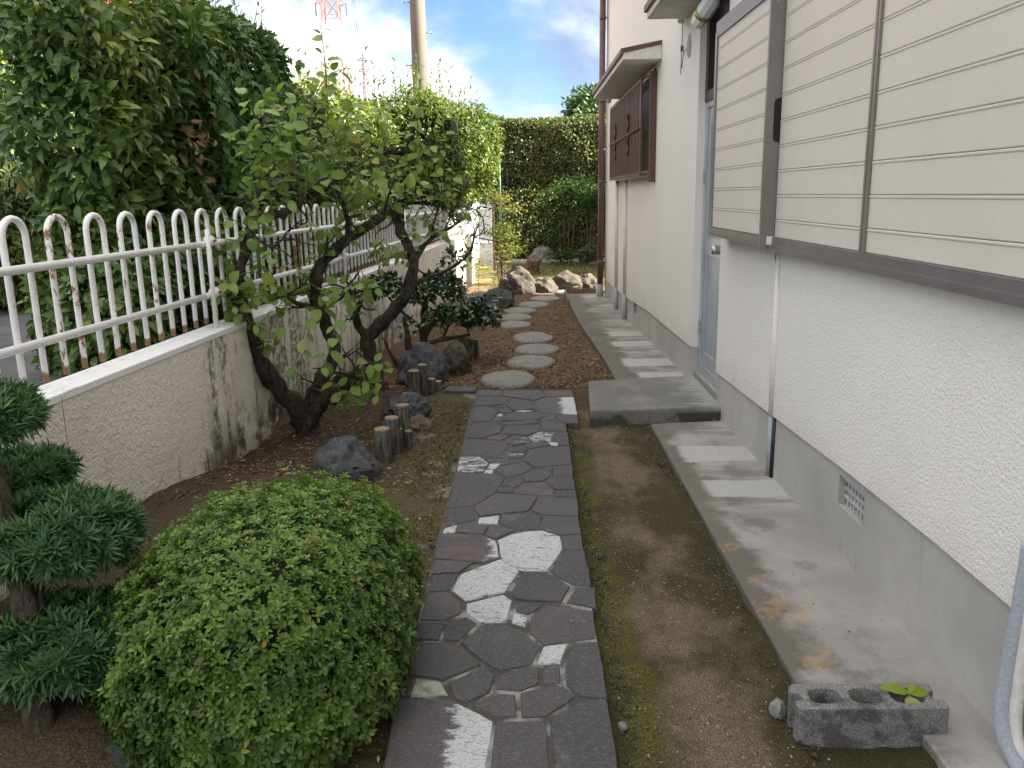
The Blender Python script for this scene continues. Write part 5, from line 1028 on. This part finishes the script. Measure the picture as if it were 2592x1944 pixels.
sh=rshoots(PA['hb'][2:7]+PA['hb2'][1:],17,.15,.62,.50)+rshoots(PA['up'][3:]+PA['fl'][1:]+PA['fr'][1:]+PA['frb'],13,.12,.45,.75)+rshoots(PA['up'][0:3]+PA['trunk'][5:],15,.10,.28,.9,down=.5)+rshoots(PA['sl'][9:],15,.15,.40,.7)+rshoots(PA['slb'][1:],12,.12,.40,.7)+rshoots(PA['lowb'][1:]+PA['lowc'][1:]+PA['rl'][2:],18,.08,.25,.9,down=.8)
sh+=[([(-1.49,4.62,1.02),(-1.44,4.60,1.3),(-1.46,4.58,1.62)],.006),([(-1.20,4.66,1.45),(-1.15,4.66,1.75),(-1.12,4.66,2.02)],.006),([(-1.02,4.79,1.56),(-.98,4.78,1.8),(-.96,4.8,2.0)],.005),([(-1.10,4.9,1.86),(-1.09,4.88,2.15),(-1.10,4.87,2.38)],.006)]
for (x,y) in ((-1.05,4.6),(-1.22,4.62)): sh.append(([(x,y,.86),(x-.02,y-.05,.66),(x-.10,y-.10,.50)],.004))
sh+=[([(-1.02,4.84,.41),(-.93,4.75,.40),(-.85,4.66,.33)],.004),([(-1.02,4.84,.41),(-.90,4.80,.47),(-.80,4.76,.46)],.004),([(-.96,4.82,.52),(-.90,4.75,.50),(-.80,4.7,.53)],.003)]+rshoots([(-1.55,4.62,.80,0),(-1.56,4.7,.62,0)],4,.08,.16,.9,down=.6)
leafy(PT,sh,.092,M['leaf_plum'],300,per=.034)
PT2=thing('plum_tree','second gnarled plum tree with a crooked dark trunk, farther along the wall','tree',(-1.15,6.2,.02))
PB={'t2':[(-1.14,6.200,-.04,.12),(-1.148,6.200,.106,.10),(-1.164,6.200,.208,.085),(-1.189,6.200,.341,.075),(-1.198,6.200,.423,.070),(-1.074,6.200,.517,.062),(-.964,6.200,.631,.058),(-.878,6.200,.748,.056),(-.827,6.200,.885,.055),(-.825,6.220,.996,.054),(-.878,6.250,1.131,.052),(-.929,6.280,1.232,.050),(-.927,6.300,1.350,.048),(-.893,6.300,1.477,.042),(-.855,6.300,1.642,.034),(-.839,6.300,1.773,.030),(-.810,6.300,1.893,.022),(-.790,6.300,1.958,.014)],
'l':[(-1.19,6.200,.40,.048),(-1.285,6.150,.573,.035),(-1.213,6.120,.694,.026),(-1.187,6.100,.781,.014)],'s':[(-.845,6.300,1.755,.026),(-.945,6.280,1.765,.022),(-1.024,6.250,1.781,.018),(-1.096,6.250,1.818,.010)],'r':[(-.85,6.300,1.75,.026),(-.738,6.300,1.746,.022),(-.659,6.300,1.760,.022),(-.584,6.300,1.789,.012)],
'm':[(-.915,6.300,1.43,.034),(-.987,6.250,1.502,.024),(-1.035,6.200,1.535,.012)],'n':[(-.915,6.300,1.39,.034),(-.808,6.280,1.409,.024),(-.705,6.280,1.397,.020),(-.628,6.300,1.409,.010)],'o':[(-.822,6.220,.98,.03),(-.748,6.250,1.095,.024),(-.683,6.300,1.153,.020),(-.592,6.350,1.190,.016),(-.496,6.400,1.255,.011),(-.417,6.450,1.304,.007)],
'p':[(-.85,6.200,.81,.032),(-.711,6.300,.856,.020),(-.597,6.400,.891,.018),(-.506,6.500,.945,.016),(-.415,6.500,1.011,.014),(-.390,6.500,1.135,.010),(-.352,6.500,1.222,.006)],'q':[(-.925,6.280,1.22,.034),(-.963,6.250,1.301,.028),(-.991,6.200,1.403,.020),(-.973,6.200,1.485,.012)],'u':[(-.60,6.35,1.19,.012),(-.55,6.36,1.30,.008),(-.53,6.4,1.42,.005)],'v':[(-.70,6.3,1.14,.013),(-.66,6.3,1.30,.009),(-.60,6.3,1.42,.005)]}
mb=MB(); limb(mb,PB['t2']); mb.obj('trunk',M['plum_bark'],PT2,True)
for k_ in PB:
    if k_!='t2': mb=MB(); limb(mb,PB[k_],.13,9); mb.obj('branch',M['plum_bark'],PT2,True)
sh=rshoots(PB['t2'][9:],12,.10,.36,.8)+rshoots(PB['s'][1:]+PB['r'][1:],9,.12,.40,.8)+rshoots(PB['m'][1:]+PB['n'][1:]+PB['q'][1:],14,.12,.40,.8)+rshoots(PB['o'][2:]+PB['u']+PB['v'][1:],10,.08,.25,.8)+rshoots(PB['l'][1:],5,.08,.25,.8)+rshoots([(-.72,6.2,1.85,0),(-.78,6.2,1.9,0)],6,.12,.35,.6,down=2.0)+rshoots([(-1.0,6.1,1.15,0)],5,.08,.18,.6,down=1.8)
leafy(PT2,sh,.085,M['leaf_plum'],300,.5,.036)
sh=rshoots(PB['p'][3:]+PB['o'][3:],16,.10,.30,.6,.003); leafy(PT2,sh,.045,M['leaf_nandina'],0,.1,.02,'broad',.4)
def spurs(parent,limbs,n,mat):
    mb=MB()
    for i in range(n):
        L_=limbs[i%len(limbs)]; k_=random.randrange(max(1,len(L_)-2),len(L_)) if random.random()<.4 else random.randrange(1,len(L_)); p=np.array(L_[k_][:3]); r_=L_[k_][3]
        d_=unit(np.array([random.gauss(0,1),random.gauss(0,.7)-.25,random.gauss(.25,.8)])); l_=random.uniform(.04,.20)+r_; q=[tuple(p)]
        for s in (.4,.75,1): d_=unit(d_+.45*rng.normal(size=3)+np.array([0,0,.15])); q.append(tuple(np.array(q[-1])+d_*l_*.38))
        mb.tube(chaikin(q,1),np.linspace(min(.011,r_*.5),.003,8).tolist(),6,True,.15)
        if random.random()<.35:
            e=np.array(q[2]); f_=unit(d_+.9*rng.normal(size=3)); mb.tube([tuple(e),tuple(e+f_*l_*.25),tuple(e+f_*l_*.5+np.array([0,0,.02]))],[.005,.004,.002],5)
    mb.obj('twigs',mat,parent,True,'stuff')
spurs(PT,[PA[k_] for k_ in ('up','fl','fr','hb','hb2','sl','slb','lowb','lowc','rl','rl3','tw')],90,M['plum_bark']); spurs(PT2,[PB[k_] for k_ in PB if k_!='t2']+[PB['t2'][8:]],90,M['plum_bark'])
# ---- glossy dark shrubs
def glossy(label,base,stems,blobs,singles):
    t=thing('camellia_bush',label,'bush',base)
    for s in stems: mb=MB(); limb(mb,s,.08,9); mb.obj('stem',M['shrub_bark'],t,True)
    P=[];A=[];Nn=[]
    for c,h,n in blobs:
        d=unit(rng.normal(size=(n,3))); d[:,2]=np.where(d[:,2]<-.35,-d[:,2],d[:,2]); q=np.array(c)+d*np.array(h)*(.55+.5*rng.random((n,1))**.6)*(.85+.3*vnoise(d*2+np.array(c),1.3,1))[:,None]; P.append(q); A.append(unit(d+np.array([0,0,-.35])+.7*rng.normal(size=(n,3)))); Nn.append(unit(d*.6+UPV*.8+np.array([0,-.2,0])+.35*rng.normal(size=(n,3))))
    P,A,Nn=map(np.concatenate,(P,A,Nn)); n=len(P); Ls=.062*(.65+.6*rng.random(n)); rr=rng.random(n); foliage(t,'broad',P,A,Nn,Ls,Ls*.52,np.where(rr>.99,.99,rr*.93),M['leaf_camellia'],singles)
    return t
c1=glossy('larger glossy dark-green bush against the garden wall behind the second plum tree',(-.985,7.9,-.08),[[(-.983,7.900,-.12,.075),(-.987,7.900,.05,.060),(-.981,7.900,.255,.050),(-.943,7.900,.522,.035)],[(-.977,7.900,.120,.04),(-.863,7.900,.298,.03),(-.727,7.900,.385,.02)],[(-.98,7.9,.2,.03),(-1.15,7.7,.40,.02),(-1.25,7.6,.55,.014)],[(-.75,7.9,.5,.012),(-.70,7.9,.8,.006),(-.66,7.9,1.0,.004)]],[((-.83,7.9,.545),(.26,.24,.20),900),((-1.26,7.6,.62),(.16,.17,.13),380),((-.68,7.9,.80),(.11,.12,.15),90)],240)
c2=glossy('smaller glossy dark-green bush on a bent stem beside the stepping stones',(-1.12,7.2,-.04),[[(-1.139,7.200,-.10,.075),(-1.099,7.200,-.02,.055),(-1.024,7.200,.09,.045),(-1.036,7.200,.281,.035),(-1.063,7.200,.404,.02)],[(-1.068,7.200,.03,.040),(-.954,7.300,.11,.035),(-.816,7.400,.175,.032),(-.673,7.450,.19,.028),(-.50,7.450,.22,.018)],[(-1.108,7.200,-.03,.030),(-1.172,7.100,.095,.022),(-1.217,7.100,.239,.012)],[(-.75,7.42,.19,.02),(-.70,7.45,.30,.012)]],[((-.42,7.5,.345),(.165,.17,.155),520),((-.70,7.5,.35),(.20,.17,.11),460),((-1.04,7.2,.30),(.07,.07,.10),40)],240)
# ---- nandinas
def nandina(label,base,stems,clumps,mat,L=.05):
    t=thing('nandina',label,'shrub',base); mb=MB()
    for s in stems: limb(mb,s,.05,7)
    mb.obj('stem',M['shrub_bark'],t,True)
    P=[];A=[];Nn=[]
    for c,h,n in clumps:
        q=np.array(c)+np.clip(rng.normal(size=(n,3))*.5,-1.1,1.1)*np.array(h)
        jj=vnoise(q,3.0,4)*.3; lay=np.round((q[:,2]+jj)/.12)*.12-jj; q[:,2]=lay+(q[:,2]-lay)*.6
        a=rng.uniform(0,2*math.pi,n); P.append(q); A.append(np.stack([np.cos(a),np.sin(a),-.25+.3*rng.normal(size=n)],1)); Nn.append(unit(UPV+.4*rng.normal(size=(n,3))))
    P,A,Nn=map(np.concatenate,(P,A,Nn)); n=len(P); Ls=L*(.6+.7*rng.random(n)); foliage(t,'broad',P,A,Nn,Ls,Ls*.30,np.clip(.2+.6*rng.random(n)+.6*(vnoise(P,2.5,5)-.5),0,1),mat,0)
nandina('golden-green airy shrub beside the white screen at the back left',(-.40,14.9,-.11),[[(-.42+.03*i,14.9,-.15,.02),(-.45+.05*i,14.95,.4,.016),(-.40+.06*i-.12,15.0,.95,.010),(-.38+.04*i,15.0,1.35,.006)] for i in (-1,0,1,2)],[((-.45,14.9,1.40),(.20,.22,.13),420),((-.28,14.9,1.22),(.30,.25,.10),260),((-.42,14.9,.82),(.33,.28,.22),1000),((-.30,14.8,.50),(.30,.25,.18),480)],M['leaf_nandina_y'],.062)
nandina('small golden-green weeds growing at the wall end',(-.80,14.3,-.11),[[(-.80,14.3,-.15,.008),(-.78,14.3,.2,.006),(-.76,14.3,.5,.004)]],[((-.78,14.3,.30),(.14,.2,.28),260)],M['leaf_nandina_y'],.055)
nandina('feathery green bamboo-like shrub before the back hedge, left one with several stems',(.95,19.2,-.11),[[(.90+.07*i,19.2,-.15,.022),(.92+.07*i+.03*i,19.2,.5,.018),(.90+.14*i,19.2,1.2,.011)] for i in (-1,0,1,2)],[((.75,19.2,1.30),(.38,.3,.30),1500),((1.15,19.2,1.55),(.42,.3,.30),1200),((.85,18.9,.12),(.36,.25,.16),700),((.70,19.0,.55),(.18,.25,.14),300)],M['leaf_nandina'],.085)
nandina('feathery green bamboo-like shrub before the back hedge, right one beside the downpipe',(1.55,19.2,-.11),[[(1.48+.06*i,19.2,-.15,.022),(1.52+.06*i,19.2,.6,.018),(1.50+.12*i,19.2,1.2,.011)] for i in (-1,0,1)],[((1.55,19.2,1.22),(.40,.3,.16),1100),((1.75,19.2,1.5),(.3,.3,.2),500),((1.5,18.9,.15),(.32,.25,.15),500)],M['leaf_nandina'],.085)
# ---- vine trailing over the laurel hedge
VI=thing('climbing_vine','pale green lobed vine trailing down the right end of the dark hedge','vine',wp(6.9,-.45)+(.5,))
vs_=[]
for (y,o,z0,z1) in ((5.9,-.34,2.55,1.55),(6.2,-.36,2.5,1.25),(6.35,-.30,2.55,1.75),(6.75,-.32,2.5,1.6),(7.0,-.36,2.4,1.3),(6.55,-.33,2.45,1.05),(5.3,-.36,2.5,1.9)):
    x0_,y0_=wp(y,o-.10); x1_,y1_=wp(y+.22,o+.04); vs_.append(([(x0_,y0_,z0),(x0_+.06,y0_+.05,z0*.7+z1*.3),(x1_-.02,y1_-.03,z0*.3+z1*.7),(x1_,y1_,z1)],.005))
for i in range(12):
    y=random.uniform(5.6,7.4); z0=random.uniform(2.2,2.6); x0_,y0_=wp(y,-.50); x1_,y1_=wp(y+random.uniform(-.1,.3),random.uniform(-.42,-.34)); z1=z0-random.uniform(.5,1.1); vs_.append(([(x0_,y0_,z0),(x0_+.05,y0_+.05,z0*.6+z1*.4),(x1_,y1_,z1)],.004))
for i in range(9):
    y=random.uniform(5.4,7.4); x0_,y0_=wp(y,random.uniform(-1.1,-.5)); vs_.append(([(x0_,y0_,2.50),(x0_+random.uniform(-.2,.3),y0_+.2,2.68),(x0_+random.uniform(-.2,.4),y0_+.5,2.55)],.004))
leafy(VI,vs_,.088,M['leaf_vine'],200,.5,.036,'vine',.60)
# ---- seedling in the block
SE=thing('seedling','yellow-green seedling with three leaves growing in the concrete block','plant',(1.03,2.035,.02)); MB().tube([(1.03,2.035,.0),(1.03,2.033,.06),(1.032,2.03,.11)],.003,6).obj('stem',M['shoot_green'],SE,True)
foliage(SE,'broad',np.array([(1.03,2.03,.112),(1.032,2.03,.110),(1.03,2.026,.105),(1.03,2.032,.11)]),np.array([(-.95,.20,.18),(.9,.12,.05),(-.12,-1,-.25),(.5,.5,.3)]),np.array([(.15,-.5,1),(-.1,-.6,1),(0,-.6,1),(-.2,-.3,1.)]),np.array([.078,.058,.060,.04]),np.array([.034,.030,.044,.02]),np.array([.2,.35,.85,.3]),M['leaf_seedling'],4)
WE=thing('weed','small dark green three-leaved weed at the left edge of the path','plant',(-.385,2.165,.03)); foliage(WE,'broad',np.array([(-.385,2.165,.05)]*3),np.array([(-.35,.6,.9),(1,-.2,.2),(.2,-1,.1)]),np.array([(0,-1,.5),(0,0,1),(0,0,1.)]),np.array([.045,.034,.034]),np.array([.015,.018,.018]),np.array([.4,.3,.35]),M['leaf_camellia'],3); MB().tube([(-.385,2.165,.02),(-.385,2.165,.05)],.002,5).obj('stem',M['shoot_green'],WE)
# ---- litter, grit and grass
def scatter(name,n,fx,mat,L,ratio,kind='dia',lift=.006,flat=.35,upright=False):
    xy=fx(n); z=gz(xy[:,0],xy[:,1])+lift; n=len(xy); a=rng.uniform(0,2*math.pi,n)
    A=np.stack([np.cos(a),np.sin(a),(1.6 if upright else .15)*np.abs(rng.normal(size=n))+(0.8 if upright else 0)],1); Nn=unit(UPV+flat*rng.normal(size=(n,3))); Ls=L*(.5+rng.random(n))
    X,Y,Z=frames(A,Nn); o=put(name,leaf_mesh(name,tmpl(kind),np.column_stack([xy,z]),X,Y,Z,Ls,Ls*ratio,rng.random(n),mat),None,'stuff'); return o
def fx_far(n): return np.column_stack([rng.uniform(-1.2,.72,n),6.2+10*rng.random(n)**1.5])
def fx_bed(n): return np.column_stack([rng.uniform(-1.6,-.62,n),rng.uniform(3.3,7.5,n)])
def fx_strip(n): return np.column_stack([-.40-.28*np.abs(rng.normal(size=n))*.7,rng.uniform(1.8,6.1,n)])
def fx_right(n): return np.column_stack([rng.uniform(.25,.78,n),rng.uniform(1.7,5.1,n)])
for nm,n,f,L,r_ in (('leaf_litter',15000,fx_far,.030,.30),('leaf_litter',3800,fx_bed,.028,.28),('leaf_litter',1500,fx_strip,.020,.35),('leaf_litter',130,fx_right,.020,.22)):
    o=scatter(nm,n,f,M['dead'],L,r_); 
for nm,n,f,L in (('grit',5000,fx_right,.006),('grit',2200,fx_strip,.007),('grit',3000,fx_bed,.007),('grit',1500,fx_far,.012)):
    scatter(nm,n,f,M['grit'],L,.8,'dia',.004,.8)
scatter('grass',9000,lambda n:np.column_stack([rng.uniform(-.6,3.0,n),rng.uniform(14.2,19.3,n)]),M['grassblade'],.06,.10,'dia',.0,.6,True)
scatter('moss_tufts',2500,lambda n:np.column_stack([-.42-.20*rng.random(n)**1.3,rng.uniform(3.0,6.0,n)]),M['grassblade'],.016,.25,'dia',.0,.6,True)
scatter('moss_tufts',1500,lambda n:np.column_stack([.245+.06*rng.random(n)**1.5+.09*(rng.uniform(1.8,5.2,n)>5),rng.uniform(1.8,5.0,n)]),M['grassblade'],.012,.3,'dia',.0,.6,True)
tag(MB().tube(chaikin([(-1.20,4.02,.10),(-1.08,3.98,.085),(-.98,4.05,.09),(-.96,4.14,.075)]),.006,6).obj('fallen_twig',M['shrub_bark'],None,True),'curved pale fallen twig on the soil by the garden wall','twig')
bpy.context.view_layer.update()
# small stones along the strips, and a few stray leaves on the paving
def gravel(n,fx):
    xy=fx(n); z=gz(xy[:,0],xy[:,1]); O=np.array([(1,0,0),(-1,0,0),(0,1,0),(0,-1,0),(0,0,1),(0,0,-1)],float); Fo=[(0,2,4),(2,1,4),(1,3,4),(3,0,4),(2,0,5),(1,2,5),(3,1,5),(0,3,5)]
    mb=MB()
    for (x,y),zz_ in zip(xy,z):
        s=random.uniform(.003,.009)*random.choice((1,1,1.6)); mb.add([(x+v[0]*s*random.uniform(.7,1.3),y+v[1]*s*random.uniform(.7,1.3),zz_+.003+v[2]*s*random.uniform(.4,.8)) for v in O],Fo)
    o=mb.obj('gravel',M['grit'],None,True,'stuff')
gravel(260,lambda n:np.column_stack([np.where(rng.random(n)<.5,.24+.05*rng.random(n),.76-.05*rng.random(n)),rng.uniform(1.8,5.1,n)])); gravel(260,fx_strip); gravel(160,fx_bed); gravel(120,fx_far)
n=46; xy=np.column_stack([rng.uniform(-.36,.20,n),1.9+4.0*rng.random(n)]); a=rng.uniform(0,6.28,n); X,Y,Z=frames(np.stack([np.cos(a),np.sin(a),.05*rng.normal(size=n)],1),unit(UPV+.25*rng.normal(size=(n,3)))); Ls=.014*(.5+rng.random(n))
put('leaf_litter',leaf_mesh('leaf_litter',tmpl('oval'),np.column_stack([xy,np.full(n,.044)]),X,Y,Z,Ls,Ls*.4,rng.random(n),M['dead']),None,'stuff')
n=26; xy=np.column_stack([rng.uniform(.85,1.22,n),2.2+2.8*rng.random(n)]); a=rng.uniform(0,6.28,n); X,Y,Z=frames(np.stack([np.cos(a),np.sin(a),.05*rng.normal(size=n)],1),unit(UPV+.25*rng.normal(size=(n,3)))); Ls=.012*(.4+rng.random(n))
put('leaf_litter',leaf_mesh('leaf_litter',tmpl('oval'),np.column_stack([xy,np.full(n,.027)]),X,Y,Z,Ls,Ls*.5,.5*rng.random(n),M['dead']),None,'stuff')
bpy.context.view_layer.update()
